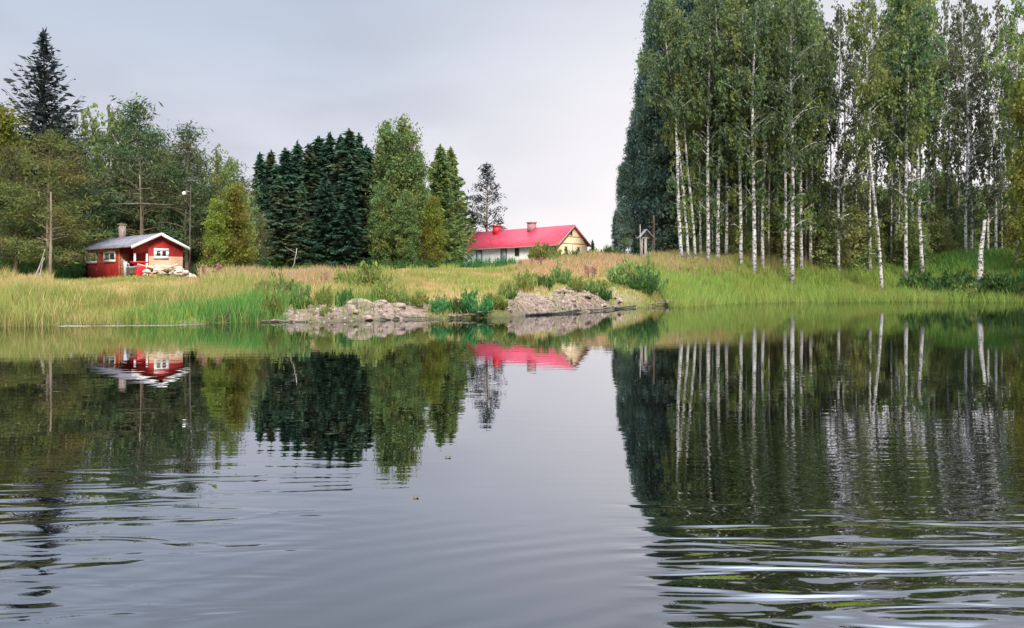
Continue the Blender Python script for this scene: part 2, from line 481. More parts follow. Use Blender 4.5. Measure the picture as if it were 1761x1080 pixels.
# distant streaks
mf = mul(maprange(t, wx, -2.0, -5.0), maprange(t, wy, 7.0, 9.0))
h = add(h, mul(mul(wnoise(1.0, (0.35, 2.6, 1), 2, 0.5), mf), 0.0009))
bn = N(t, 'ShaderNodeBump'); bn.inputs['Strength'].default_value = 1.0; bn.inputs['Distance'].default_value = 1.0
t.links.new(h, bn.inputs['Height'])
gl = N(t, 'ShaderNodeBsdfGlossy'); gl.inputs['Roughness'].default_value = 0.0
gl.inputs['Color'].default_value = (0.88, 0.89, 0.93, 1)
t.links.new(bn.outputs[0], gl.inputs['Normal'])
df = N(t, 'ShaderNodeBsdfDiffuse'); df.inputs['Color'].default_value = (0.0016, 0.0020, 0.0018, 1)
lw = N(t, 'ShaderNodeLayerWeight'); lw.inputs['Blend'].default_value = 0.5
t.links.new(bn.outputs[0], lw.inputs['Normal'])
fac = maprange(t, lw.outputs['Facing'], 0.58, 0.97, 0.37, 0.88, smooth=False)
mx = N(t, 'ShaderNodeMixShader')
t.links.new(fac, mx.inputs[0]); t.links.new(df.outputs[0], mx.inputs[1]); t.links.new(gl.outputs[0], mx.inputs[2])
t.links.new(mx.outputs[0], out.inputs[0])
M['water'] = m
w = MB(); w.add([(-600, -250, 0), (600, -250, 0), (600, 90, 0), (-600, 90, 0)], [(0, 1, 2, 3)])
tag(w.obj('water', M['water']), kind='structure')

# ------------------------------------------------------------------ tree prototypes (trunk mesh, crown mesh)
def runit(n, r):
    v = r.normal(size=(n, 3)); return v / (np.linalg.norm(v, axis=1)[:, None] + 1e-9)
def leaves(mb, c, size, r, flat=0.0, aspect=0.5, axis=None):
    n = len(c)
    a = runit(n, r) if axis is None else axis + runit(n, r) * 0.45
    a /= np.linalg.norm(a, axis=1)[:, None]
    if flat: a[:, 2] *= (1 - flat)
    b = np.cross(a, runit(n, r)); b /= np.linalg.norm(b, axis=1)[:, None] + 1e-9
    s = size * np.clip(r.lognormal(0, 0.42, n), 0.35, 2.2)[:, None]
    mb.rhombi(c, a * s, b * s * aspect)

def spruce(h, w, seed, mat, dens=1.0, start=0.04, droop=0.35, up=0.0, size=0.26, ragged=0.27):
    r = np.random.default_rng(seed)
    tr = MB(); z = np.linspace(-0.3, h * 0.99, 12)
    tr.tube(np.stack([0.05 * np.sin(z), 0.05 * np.cos(z * 0.7), z], 1), h * 0.013 * (1 - np.clip(z / h, 0, 1)) + 0.015, 7)
    cr = MB()
    zz = start * h
    while zz < h * 0.985:
        f = zz / h
        nb = r.integers(4, 7)
        Lm = w * (1 - f) ** 0.85 * (0.55 + 0.45 * min(1, (f + 0.12) / 0.25))
        a0 = r.uniform(0, 6.28)
        for k in range(nb):
            L = Lm * r.uniform(0.87 - ragged, 0.87 + ragged) + 0.12
            az_ = a0 + k * 6.283 / nb + r.uniform(-0.3, 0.3)
            n = max(4, int(L * 15 * dens))
            s = np.sort(r.uniform(0.08, 1.0, n))
            dz = -droop * L * (s ** 1.2) + (0.22 * L) * s ** 3 + up * L * s
            rad = s * L
            p = np.stack([np.cos(az_) * rad, np.sin(az_) * rad, zz + dz], 1)
            side = np.array([-np.sin(az_), np.cos(az_), 0])
            spread = 0.24 * L * (1 - s * 0.75)
            p = p + side * (r.uniform(-1, 1, n) * spread)[:, None]
            p[:, 2] -= r.uniform(0, 0.22, n)
            ax = np.stack([np.full(n, np.cos(az_)), np.full(n, np.sin(az_)), np.full(n, -0.35 + up)], 1) + side * r.uniform(-0.8, 0.8, n)[:, None]
            leaves(cr, p, size, r, axis=ax, aspect=0.32)
            if L > 0.8:
                q = np.stack([[0, 0, zz], [np.cos(az_) * L * .5, np.sin(az_) * L * .5, zz - droop * L * .4 + up * L * .5], [np.cos(az_) * L * .95, np.sin(az_) * L * .95, zz - droop * L + .2 * L + up * L]])
                tr.tube(q, [0.03, 0.02, 0.008], 4, cap=False)
        zz += r.uniform(0.22, 0.42) * (0.6 + 0.6 * (1 - f))
    n = 40
    leaves(cr, np.stack([r.normal(0, .06, n), r.normal(0, .06, n), h - r.uniform(0, .9, n)], 1), 0.16, r, axis=np.tile([0, 0, 1.0], (n, 1)), aspect=0.25)
    return tr.mesh('trunk', M['bark'], True), cr.mesh('crown', mat)

def limb(tr, p0, p1, r0, r, sag=0.0, n=4):
    s = np.linspace(0, 1, n)[:, None]
    p = p0 + (p1 - p0) * s + r.normal(0, 0.06, (n, 3)) * s
    p[:, 2] += sag * np.sin(s[:, 0] * np.pi)
    tr.tube(p, np.linspace(r0, r0 * 0.25, n), 5, cap=False)
    return p

def pine(h, w, seed, mat, start=0.3, nl=46, per=80, size=0.2, trunk=None, flat=0.5, tuft=0.5):
    r = np.random.default_rng(seed)
    tr = MB(); z = np.linspace(-0.3, h * 0.98, 12)
    bx, by = r.uniform(-.25, .25, 2)
    tp = lambda zz: np.array([bx * math.sin(zz * 0.35), by * math.sin(zz * 0.3), zz])
    tr.tube(np.array([tp(v) for v in z]), h * 0.014 * (1 - 0.85 * np.clip(z / h, 0, 1)) + 0.01, 8)
    cr = MB()
    for k in range(nl):
        f = start + (1 - start) * ((k + r.uniform(0, 1)) / nl)
        z0 = f * h
        g = (f - start) / (1 - start)
        L = w * (0.55 + 0.6 * math.sin(math.pi * min(1, 0.25 + g * 0.55))) * (1 - g ** 2.2) * r.uniform(0.55, 1.1) + 0.3
        az_ = r.uniform(0, 6.283)
        rise = r.uniform(-0.12, 0.28) + 0.35 * g
        p1 = tp(z0) + np.array([math.cos(az_) * L, math.sin(az_) * L, rise * L])
        p = limb(tr, tp(z0), p1, 0.05 * (1 - g) + 0.018, r, 0.08 * L)
        nc = max(2, int(L * 2.2))
        for q in range(nc):
            s = r.uniform(0.3, 1.05)
            c0 = tp(z0) + (p1 - tp(z0)) * s + np.array([*(r.normal(0, 0.28 * L * 0.5, 2)), r.uniform(0, 0.3)])
            n = int(per * r.uniform(0.5, 1.2) / 2)
            d = r.normal(size=(n, 3)) * np.array([tuft, tuft, tuft * (1 - flat)])
            leaves(cr, c0 + d, size, r, aspect=0.22)
    n = per
    leaves(cr, tp(h * 0.97) + r.normal(size=(n, 3)) * np.array([0.25, 0.25, 0.45]), size, r, aspect=0.25)
    return tr.mesh('trunk', M['pine_bark'], True), cr.mesh('crown', mat)

def broad(h, w, seed, mat, start=0.12, nc=110, per=75, size=0.16, lobes=3, bark='bark', top=1.0, cl=0.55, rfac=0.012):
    r = np.random.default_rng(seed)
    tr = MB(); z = np.linspace(-0.3, h * 0.93, 10)
    bx, by = r.uniform(-.3, .3, 2)
    tp = lambda zz: np.array([bx * math.sin(zz * 0.3), by * math.sin(zz * 0.25), zz])
    tr.tube(np.array([tp(v) for v in z]), h * rfac * (1 - 0.85 * np.clip(z / h, 0, 1)) + 0.015, 8)
    cr = MB()
    lob = [(r.uniform(-.45, .45) * w, r.uniform(-.45, .45) * w, r.uniform(0.82, 1.0) * h * top, r.uniform(0.5, 0.8) * w) for _ in range(lobes)]
    lob[0] = (0, 0, h, 0.7 * w)
    for k in range(nc):
        lx, ly, lz, lr = lob[r.integers(0, lobes)]
        g = r.uniform(0, 1) ** 0.85
        z0 = start * h + (lz - start * h) * g
        prof = math.sin(math.pi * min(0.97, 0.22 + 0.78 * g)) ** 0.7
        rad = lr * prof * math.sqrt(r.uniform(0.05, 1.0)) * r.uniform(0.7, 1.32)
        a = r.uniform(0, 6.283)
        c0 = np.array([lx * g + rad * math.cos(a), ly * g + rad * math.sin(a), z0])
        if k % 3 == 0:
            zb = max(h * 0.1, min(z0 - rad * 0.8, h * 0.88))
            limb(tr, tp(zb), c0, 0.05 * (1 - g) + 0.02, r, -0.05)
        n = int(per * r.uniform(0.6, 1.3))
        d = r.normal(size=(n, 3)) * np.array([cl, cl, cl * 0.75]) * r.uniform(0.7, 1.2)
        leaves(cr, c0 + d, size, r, aspect=0.55)
    return tr.mesh('trunk', M[bark], True), cr.mesh('crown', mat)

def birch(h, w, seed, mat, start=0.27, nl=46, size=0.105, dens=1.0, lean=(0, 0), rad=0.17, hang=1.3):
    r = np.random.default_rng(seed)
    tr = MB(); z = np.linspace(-0.4, h * 0.98, 16)
    bx, by = r.uniform(-.22, .22, 2); ph = r.uniform(0, 6)
    def tp(zz):
        f = max(zz, 0) / h
        return np.array([bx * math.sin(zz * 0.3 + ph) * f * 2 + lean[0] * zz + 0.4 * lean[0] * h * f * f, by * math.sin(zz * 0.24 + ph) * f * 2 + lean[1] * zz, zz])
    tr.tube(np.array([tp(v) for v in z]), rad * (1 - 0.88 * np.clip(z / h, 0, 1)) + 0.015 + 0.06 * np.exp(-np.maximum(z, 0) * 2), 9)
    cr = MB()
    for k in range(-7, nl):
        g = (k + r.uniform(0, 1)) / nl if k >= 0 else 0.0
        z0 = (start + (0.97 - start) * g) * h if k >= 0 else r.uniform(0.13, start) * h
        L = w * (0.45 + 0.75 * math.sin(math.pi * min(1, 0.15 + 0.7 * g))) * (1 - 0.75 * g ** 3) * r.uniform(0.45, 1.15) * (1 if k >= 0 else 0.8)
        a = r.uniform(0, 6.283)
        p0 = tp(z0)
        p1 = p0 + np.array([math.cos(a) * L, math.sin(a) * L, L * r.uniform(0.25, 0.9)])
        limb(tr, p0, p1, 0.035 * (1 - g) + 0.015, r, 0.15 * L)
        ns = max(3, int(L * (5 if k >= 0 else 3) * dens))
        for q in range(ns):
            s = r.uniform(0.3, 1.05)
            b0 = p0 + (p1 - p0) * s + r.normal(0, 0.22, 3)
            hl = hang * r.uniform(0.3, 1.1)
            n = int(hl * 22 * (0.7 + 0.3 * dens)) + 4
            u = r.uniform(0, 1, n)
            d = np.stack([r.normal(0, 0.11, n) + 0.15 * math.cos(a) * u, r.normal(0, 0.11, n) + 0.15 * math.sin(a) * u, -hl * u], 1)
            leaves(cr, b0 + d, size, r, aspect=0.55, axis=np.tile([0, 0, -0.7], (n, 1)))
    return tr.mesh('trunk', M['birch_bark'], True), cr.mesh('crown', mat)

def place_tree(name, proto, ph, px, D, ytop=None, height=None, wide=1.0, label='', cat='tree', group=None, rz=None, dz=0.0):
    x = X_at(px, D); z = gz1(x, D) - 0.05 + dz
    hh = height if height else Z_at(ytop, D) - z
    s = hh / ph
    root = empty(name, (x, D, z), random.uniform(0, 6.28) if rz is None else rz, (s * wide, s * wide, s))
    tag(root, label, cat, group)
    link('trunk', proto[0], root); link('crown', proto[1], root)
    return root

P = {}
M['spruce_b'] = leaf_mat('greener spruce needles', (0.03, 0.06, 0.038), (0.075, 0.125, 0.07), alt=(0.09, 0.10, 0.05), trans=0.15)
P['spruce'] = [spruce(15, (2.6, 3.3, 2.9, 3.6, 2.4, 3.1)[i], 20 + i, M['spruce_b' if i % 3 == 2 else 'spruce'], (1.4, 1.1, 1.3, 1.5, 1.0, 1.3)[i], droop=(0.35, 0.15, 0.5, 0.3, 0.1, 0.42)[i], size=(0.24, 0.28, 0.22, 0.26, 0.24, 0.25)[i], ragged=0.5) for i in range(6)]
P['olive_spruce'] = [spruce(15, 4.4, 27 + i, M['broad'], 1.7, droop=0.1, size=0.27, ragged=0.5, up=0.15) for i in range(2)]
P['spruce_grey'] = [spruce(17, 4.6, 31, M['spruce_grey'], 0.75, start=0.22, droop=-0.05, up=0.5, size=0.19, ragged=0.45)]
P['pine'] = [pine(12, 2.6, 40 + i, M['pine'], start=0.16, nl=64, per=110, size=0.135) for i in range(3)]
P['pine_olive'] = [pine(11, 3.0, 50 + i, M['pine_olive'], start=0.12, nl=64, per=115, tuft=0.42, size=0.125) for i in range(2)]
P['lone_pine'] = [pine(11, 1.9, 57, M['spruce_grey'], start=0.2, nl=60, per=46, tuft=0.28, size=0.15)]
P['broad'] = [broad(15, 3.2, 60 + i, M['broad'], start=0.06, nc=190, per=120, size=0.125, cl=0.48) for i in range(3)]
P['yellow'] = [broad(11, 2.8, 66 + i, M['broad_yellow'], start=0.04, nc=140, per=140, size=0.105, cl=0.45) for i in range(2)]
P['under_broad'] = [broad(13, 3.4, 140 + i, M['under'], start=0.03, nc=150, per=75, cl=0.65) for i in range(3)]
P['under_spruce'] = [spruce(13, 2.6, 150 + i, M['under'], 1.0) for i in range(2)]
P['aspen'] = [broad(22, 3.0, 70 + i, M['aspen_dark'], start=0.05, nc=250, per=170, size=0.115, cl=0.48) for i in range(3)]
P['birch'] = [birch(25, 2.2, 80 + i, M['birch_leaf'], nl=58, rad=0.155, dens=0.7, start=0.33 + 0.04 * i) for i in range(4)]
P['birch_dark'] = [birch(25, 2.4, 90 + i, M['birch_dark'], nl=62, rad=0.175, dens=0.75, start=0.34 + 0.04 * i) for i in range(3)]
P['birch_grey'] = [birch(24, 2.1, 100 + i, M['birch_grey'], nl=40, rad=0.12, dens=0.42, start=0.3) for i in range(3)]
P['birch_lean'] = [birch(25, 2.2, 110, M['birch_dark'], nl=52, rad=0.165, start=0.5, lean=(-0.05, 0)), birch(25, 2.0, 112, M['birch_leaf'], nl=44, rad=0.14, start=0.46, lean=(-0.06, 0))]
P['birch_small'] = [birch(13, 1.7, 120 + i, M['birch_leaf'], start=0.2, nl=44, rad=0.08, hang=0.8) for i in range(2)]

ORD = 'first second third fourth fifth sixth seventh eighth ninth tenth eleventh twelfth thirteenth fourteenth fifteenth sixteenth seventeenth eighteenth nineteenth twentieth'.split() + ['twenty-first', 'twenty-second', 'twenty-third', 'twenty-fourth', 'twenty-fifth', 'twenty-sixth']
# left wood -----------------------------------------------------------------
LW = [
 ('spruce_tree', 'spruce_grey', 0, 17, 75, 50, 52, 1.0, 'tall dark grey spruce with bare upswept branches rising above the left wood'),
 ('birch_tree', 'yellow', 0, 11, 2, 47, 190, 0.9, 'yellow green leafy tree at the left edge of the photo beside the tall spruce'),
 ('pine_tree', 'pine_olive', 0, 11, 84, 41.5, 236, 1.05, 'olive pine whose low branches hang over the left end of the red cabin'),
 ('pine_tree', 'pine', 0, 12, 25, 43.5, 262, 1.0, 'green pine leaning into the left edge before the taller trees'),
 ('birch_tree', 'birch_small', 0, 13, 152, 54, 178, 1.0, 'olive birch just right of the tall grey spruce'),
 ('birch_tree', 'birch_small', 1, 13, 190, 55, 171, 0.8, 'slender pale birch top between the olive birch and the dark wide pine'),
 ('pine_tree', 'pine', 1, 12, 238, 50, 183, 1.05, 'wide dark green pine directly above the grey cabin roof'),
 ('pine_tree', 'pine', 2, 12, 322, 49, 228, 1.0, 'dark pine with a spiky top just right of the cabin gable'),
 ('pine_tree', 'pine_olive', 1, 11, 280, 53, 262, 1.0, 'olive pine filling the dip between the two dark pines behind the cabin'),
 ('birch_tree', 'birch_small', 0, 13, 376, 50, 248, 0.9, 'thin leafed birch at the right shoulder of the left wood'),
 ('broadleaf_tree', 'yellow', 1, 11, 407, 47, 322, 0.85, 'bright yellow green leafy tree at the right end of the left wood'),
 ('birch_tree', 'birch_small', 1, 13, 396, 48.5, 262, 0.8, 'thin pale birch just left of the bright yellow green tree'),
 ('birch_tree', 'birch_small', 0, 13, 428, 48, 330, 0.8, 'small loose birch against the sky at the right tip of the left wood'),
 ('broadleaf_tree', 'yellow', 0, 11, 372, 46, 345, 0.8, 'low yellow green tree tucked under the thin birch right of the cabin'),
 ('pine_tree', 'pine', 0, 12, 128, 48, 255, 1.0, 'green pine behind the left end of the cabin roof'),
]
for nm, kd, i, ph, px, D, yt, wd_, lb in LW:
    place_tree(nm, P[kd][i], ph, px, D, ytop=yt, wide=wd_, label=lb)
r = random.Random(5)
for px, D, yt in ((398, 52, 285), (424, 54, 345), (412, 58, 318), (-60, 47, 230), (-20, 52, 215), (40, 55, 240), (110, 57, 215), (170, 59, 235), (215, 58, 215), (265, 58, 235), (300, 57, 270), (345, 56, 275), (385, 56, 300), (415, 57, 335), (60, 61, 235), (-90, 56, 215), (205, 51, 300), (330, 53, 320), (-130, 50, 230)):
    place_tree('pine_tree', P['pine'][r.randrange(3)], 12, px, D, ytop=yt, wide=1.1, label='green pine of the dense ranks filling the left wood behind the front trees', group='pines packed inside the left wood')

# centre wood ---------------------------------------------------------------
CS = [(447, 75, 262, 'grey green spruce at the left end of the dark spruce row'), (466, 78, 258, 'second spruce top from the left in the middle row'), (490, 76, 254, 'third spruce top from the left in the middle row, slightly taller'), (512, 79, 243, 'fourth spruce top from the left in the middle row'), (532, 76, 246, 'fifth spruce top from the left in the middle row'),
      (548, 80, 236, 'sixth spruce top from the left in the middle row'), (567, 77, 229, 'narrow spruce left of the two tallest tops in the middle row'), (586, 79, 232, 'spruce just left of the tallest one in the middle row'), (601, 76, 221, 'tallest dark spruce in the middle row of spruces'), (617, 78, 228, 'spruce just right of the tallest one in the middle row'), (630, 80, 250, 'last dark spruce of the middle row, against the tall green leafy tree'), (480, 72, 300, None), (520, 72, 310, None), (560, 72, 300, None), (600, 72, 315, None), (500, 84, 262, None), (545, 85, 250, None), (635, 84, 260, None), (455, 82, 280, None)]
for k, (px, D, yt, lb) in enumerate(CS):
    place_tree('spruce_tree', P['spruce'][(k * 5 + k // 6) % 6], 15, px, D, ytop=yt, wide=1.15 + 0.25 * (k % 3), label=lb or 'dark spruce hidden inside the middle row, showing only between the front ones', group=None if lb else 'dark spruces inside the middle row')
for px, D, yt, kd, i, ph, wd_, lb in (
    (688, 75, 207, 'broad', 0, 15, 0.85, 'tall green leafy tree with a rounded double top beside the dark spruces'),
    (664, 77, 215, 'broad', 1, 15, 0.65, 'slim leafy tree forming the left top beside the tallest green tree'),
    (718, 76, 258, 'broad', 2, 15, 0.75, 'green leafy tree on the right shoulder of the tall double topped tree'),
    (757, 88, 248, 'olive_spruce', 0, 15, 0.85, 'olive green tree with a pointed top left of its twin near the red roofed house'),
    (775, 99, 252, 'olive_spruce', 1, 15, 0.8, 'olive green tree with a pointed top nearest the left end of the red roof'),
    (700, 72, 330, 'broad', 2, 15, 0.9, 'lower leafy tree standing before the tall double topped tree'),
    (655, 73, 330, 'broad', 0, 15, 0.9, 'lower leafy tree at the seam between spruces and green trees'),
    (745, 73, 340, 'yellow', 0, 11, 0.8, 'yellowish low tree at the foot of the olive pair'),
    (789, 103, 345, 'broad', 0, 15, 0.8, 'short green tree touching the left corner of the house'),
    (838, 99, 287, 'lone_pine', 0, 11, 1.0, 'lone grey pine with open branches behind the red roof')):
    nm = 'pine_tree' if kd == 'lone_pine' else 'broadleaf_tree'
    place_tree(nm, P[kd][i], ph, px, D, ytop=yt, wide=wd_, label=lb)

# right wood ----------------------------------------------------------------
for px, D, yt, i, wd_, lb in (
    (1128, 80, 0, 0, 0.62, 'blue green leafy tree rising past the frame at the birch wood left edge'),
    (1146, 79, -40, 1, 0.8, 'tall dark leafy tree behind the three leaning birches'),
    (1108, 81, 95, 1, 0.55, 'second step of the ragged left edge of the birch wood, a dark leafy tree'),
    (1091, 82, 190, 2, 0.6, 'shorter dark leafy tree on the left flank of the birch wood'),
    (1074, 79, 280, 0, 0.75, 'bushy dark tree low on the left flank of the birch wood'),
    (1060, 80, 362, 1, 0.85, 'lowest bushy tree at the bottom left corner of the birch wood'),
    (1185, 82, -60, 2, 1.0, 'tall dark leafy tree right of the leaning birches at the back'),
    (1215, 80, -40, 0, 0.9, 'tall dark leafy tree at the back above the birch clump')):
    place_tree('aspen_tree', P['aspen'][i], 22, px, D, ytop=yt, wide=wd_, label=lb)
BR = [ # px, D, kind, i, ytop, label
 (1173, 70, 'birch_lean', 0, -30, 'leftmost white birch, its bare trunk leaning left over the lake'),
 (1184, 71, 'birch_lean', 1, -10, 'second leaning white birch close beside the leftmost one'),
 (1196, 71.5, 'birch_lean', 1, 10, 'thinner leaning birch on the right of the leaning trio'),
 (1218, 71, 'birch_dark', 0, -40, 'straight speckled birch next right of the leaning trio'),
 (1235, 71.5, 'birch_dark', 1, -50, 'thick rough barked birch paired with the straight speckled one'),
 (1249, 72, 'birch', 0, -20, 'slim birch just right of the thick rough barked birch'),
 (1274, 70, 'birch', 1, -40, 'single slender birch standing alone before dark undergrowth'),
 (1297, 69, 'birch_dark', 2, -60, 'stout mottled birch left of its thin companion mid grove'),
 (1312, 70.5, 'birch', 2, -20, 'thin birch close to the right of the stout mottled birch'),
 (1349, 71.5, 'birch', 3, -40, 'narrow birch left of the bright thick trunk at the grove front'),
 (1362, 68, 'birch_dark', 0, -60, 'bright thick white birch nearest the reeds in mid grove'),
 (1378, 72, 'birch', 0, -40, 'grey shaded birch right of the bright thick trunk'),
 (1394, 73, 'birch', 1, -20, 'pale birch at the right end of the close row mid grove'),
 (1442, 71, 'birch_grey', 0, -10, 'twin stemmed looking birch before the open sky gap'),
 (1450, 74, 'birch_grey', 1, 5, 'thin birch behind the trunk at the open sky gap'),
 (1496, 72, 'birch_grey', 2, -20, 'blotched birch standing left of the leaning front birch'),
 (1517, 67, 'birch_lean', 1, -20, 'slender front birch with its foot in the reeds right of the gap'),
 (1558, 70, 'birch', 2, -60, 'straight clean white birch left of the crossing pair'),
 (1570, 74, 'birch', 3, -40, 'half hidden birch between the straight white one and the leaning one'),
 (1587, 70.5, 'birch_lean', 0, -50, 'white birch leaning left beside the straight clean one'),
 (1597, 74, 'birch', 0, -30, 'thin spotted birch behind the leaning one on the right side'),
 (1661, 71, 'birch_grey', 1, -30, 'bluish white birch left of the broken leaning stump'),
 (1671, 73, 'birch_grey', 2, -10, 'slim birch just behind the bluish white one'),
 (1699, 74, 'birch_grey', 0, 0, 'thin birch behind the broken leaning stump'),
 (1712, 71, 'birch_grey', 1, -10, 'greyish birch right of the broken leaning stump'),
 (1748, 67, 'birch', 1, -20, 'pale birch near the right edge with yellow green leaves'),
]
for px, D, kd, i, yt, lb in BR:
    place_tree('birch_tree', P[kd][i], {'birch_grey': 24}.get(kd, 25), px, D, ytop=yt, label=lb, rz=0.0 if kd == 'birch_lean' else None, wide=0.95)
for px, D, yt, kd, i in ((1260, 78, -50, 'birch', 1), (1290, 80, -60, 'birch_dark', 2), (1325, 78, -40, 'birch', 3), (1340, 82, -50, 'birch_dark', 1), (1366, 79, -60, 'birch', 0), (1384, 80, -60, 'birch_dark', 0),
        (1540, 77, -60, 'birch', 2), (1556, 80, -50, 'birch_dark', 1), (1578, 79, -70, 'birch', 0), (1668, 80, -20, 'birch_grey', 0), (1770, 75, 60, 'birch', 2), (1790, 70, -20, 'birch', 3), (1830, 74, -40, 'birch', 0), (1240, 84, -40, 'birch_dark', 2), (1625, 84, 60, 'birch_grey', 2), (1870, 76, -40, 'birch_dark', 1), (1920, 74, -40, 'birch', 2)):
    place_tree('birch_tree', P[kd][i], 24 if kd == 'birch_grey' else 25, px, D, ytop=yt, wide=1.1, label='birch deep inside the right grove, only pieces of trunk and crown showing', group='birches deep in the right grove')
for k, px in enumerate((1205, 1226, 1262, 1284, 1304, 1322, 1336, 1371, 1386, 1410, 1428, 1472, 1506, 1533, 1546, 1607, 1630, 1648, 1723, 1736)):
    place_tree('birch_tree', P['birch_grey' if px > 1600 or 1400 < px < 1515 else ('birch', 'birch_grey', 'birch_dark')[k % 3]][k % 3], 24.5, px, 73.5 + (k * 7 % 5) * 0.6, ytop=-30 + 25 * (k % 4), wide=0.62, label=ORD[k] + ' thin birch stem from the left in the second rank of the right grove', group='thin birches in the second rank of the right grove')
r = random.Random(11)
for k in range(46):
    px = 1150 + 16.5 * k + r.uniform(-8, 8)
    D = r.uniform(77, 92)
    yt = r.uniform(290, 385) - (40 if 1180 < px < 1420 else 0)
    kd = r.choice(['under_spruce', 'under_broad', 'under_broad', 'under_broad'])
    ph = 13
    i = r.randrange(2)
    place_tree('understory_tree', P[kd][i], ph, px, D, ytop=yt, wide=1.25, label='dark young tree in the undergrowth behind the birch trunks', group='young trees behind the birch trunks')
for k in range(22):
    px = 1205 + 27 * k + r.uniform(-9, 9)
    place_tree('understory_tree', P['under_broad'][k % 3], 13, px, r.uniform(72.5, 76), ytop=r.uniform(352, 412), wide=1.15, label=ORD[k] + ' light green sapling from the left among the white birch trunks', group='saplings among the birch trunks')
place_tree('broadleaf_tree', P['yellow'][0], 11, 1792, 64, ytop=70, wide=0.6, label='yellow green leafy tree at the right edge of the photo')
# far trees through the gap by the house
for px, D, yt, lb in ((1019, 170, 412, 'tiny far spruce on the skyline right of the house'), (1008, 165, 426, 'low far bush tree against the skyline at the house corner'), (1034, 175, 428, 'small far tree on the skyline beside the dark wood'), (1048, 160, 425, 'far tree half hidden by the dark wood edge')):
    place_tree('distant_tree', P['spruce'][0], 15, px, D, ytop=yt, wide=1.3, label=lb)

# ------------------------------------------------------------------ shrubs
def shrub(h, w, seed, mat, nst=26, per=70, size=0.07, aspect=0.35):
    r = np.random.default_rng(seed)
    st = MB(); fo = MB()
    for k in range(nst):
        a = r.uniform(0, 6.283); q = math.sqrt(r.uniform(0, 1))
        b0 = np.array([math.cos(a) * w * 0.45 * q, math.sin(a) * w * 0.45 * q, -0.1])
        hh = h * (1 - 0.55 * q * q) * r.uniform(0.45, 1.15)
        p1 = np.array([math.cos(a) * w * q * 1.0, math.sin(a) * w * q * 1.0, hh])
        st.tube(np.stack([b0, b0 * 0.5 + p1 * 0.5 + np.array([0, 0, 0.15 * hh]), p1]), [0.018, 0.012, 0.005], 4, cap=False)
        n = int(per * r.uniform(0.7, 1.3))
        s = r.uniform(0.1, 1.02, n)[:, None]
        c = b0 * (1 - s) ** 1.5 + p1 * (1 - (1 - s) ** 1.5)
        c[:, 2] = hh * s[:, 0]
        c += r.normal(0, 0.085 * w, (n, 3)) * np.array([1, 1, 0.6])
        c[:, 2] = np.maximum(c[:, 2], 0.02)
        leaves(fo, c, size, r, aspect=aspect, axis=np.tile([0.0, 0.0, 0.8], (n, 1)))
    return st.mesh('stems', M['bark'], False), fo.mesh('foliage', mat)
SH = {}
for nm in ('bush', 'bush_olive', 'bush_dark', 'nettle'):
    SH[nm] = [shrub(1.0, 0.8, 200 + i + len(nm), M[nm], nst=34, per=90, size=0.055) for i in range(2)]
def put_shrub(kd, i, px, D, ytop, wpx, label, group=None, name='shrub', cat='shrub'):
    x = X_at(px, D); z = gz1(x, D) - 0.04
    h = max(0.3, Z_at(ytop, D) - z); w_ = wpx / F * D / 1.7
    root = empty(name, (x, D, z), random.uniform(0, 6.28), (w_, w_, h))
    tag(root, label, cat, group)
    link('stems', SH[kd][i][0], root); link('foliage', SH[kd][i][1], root)
    return root
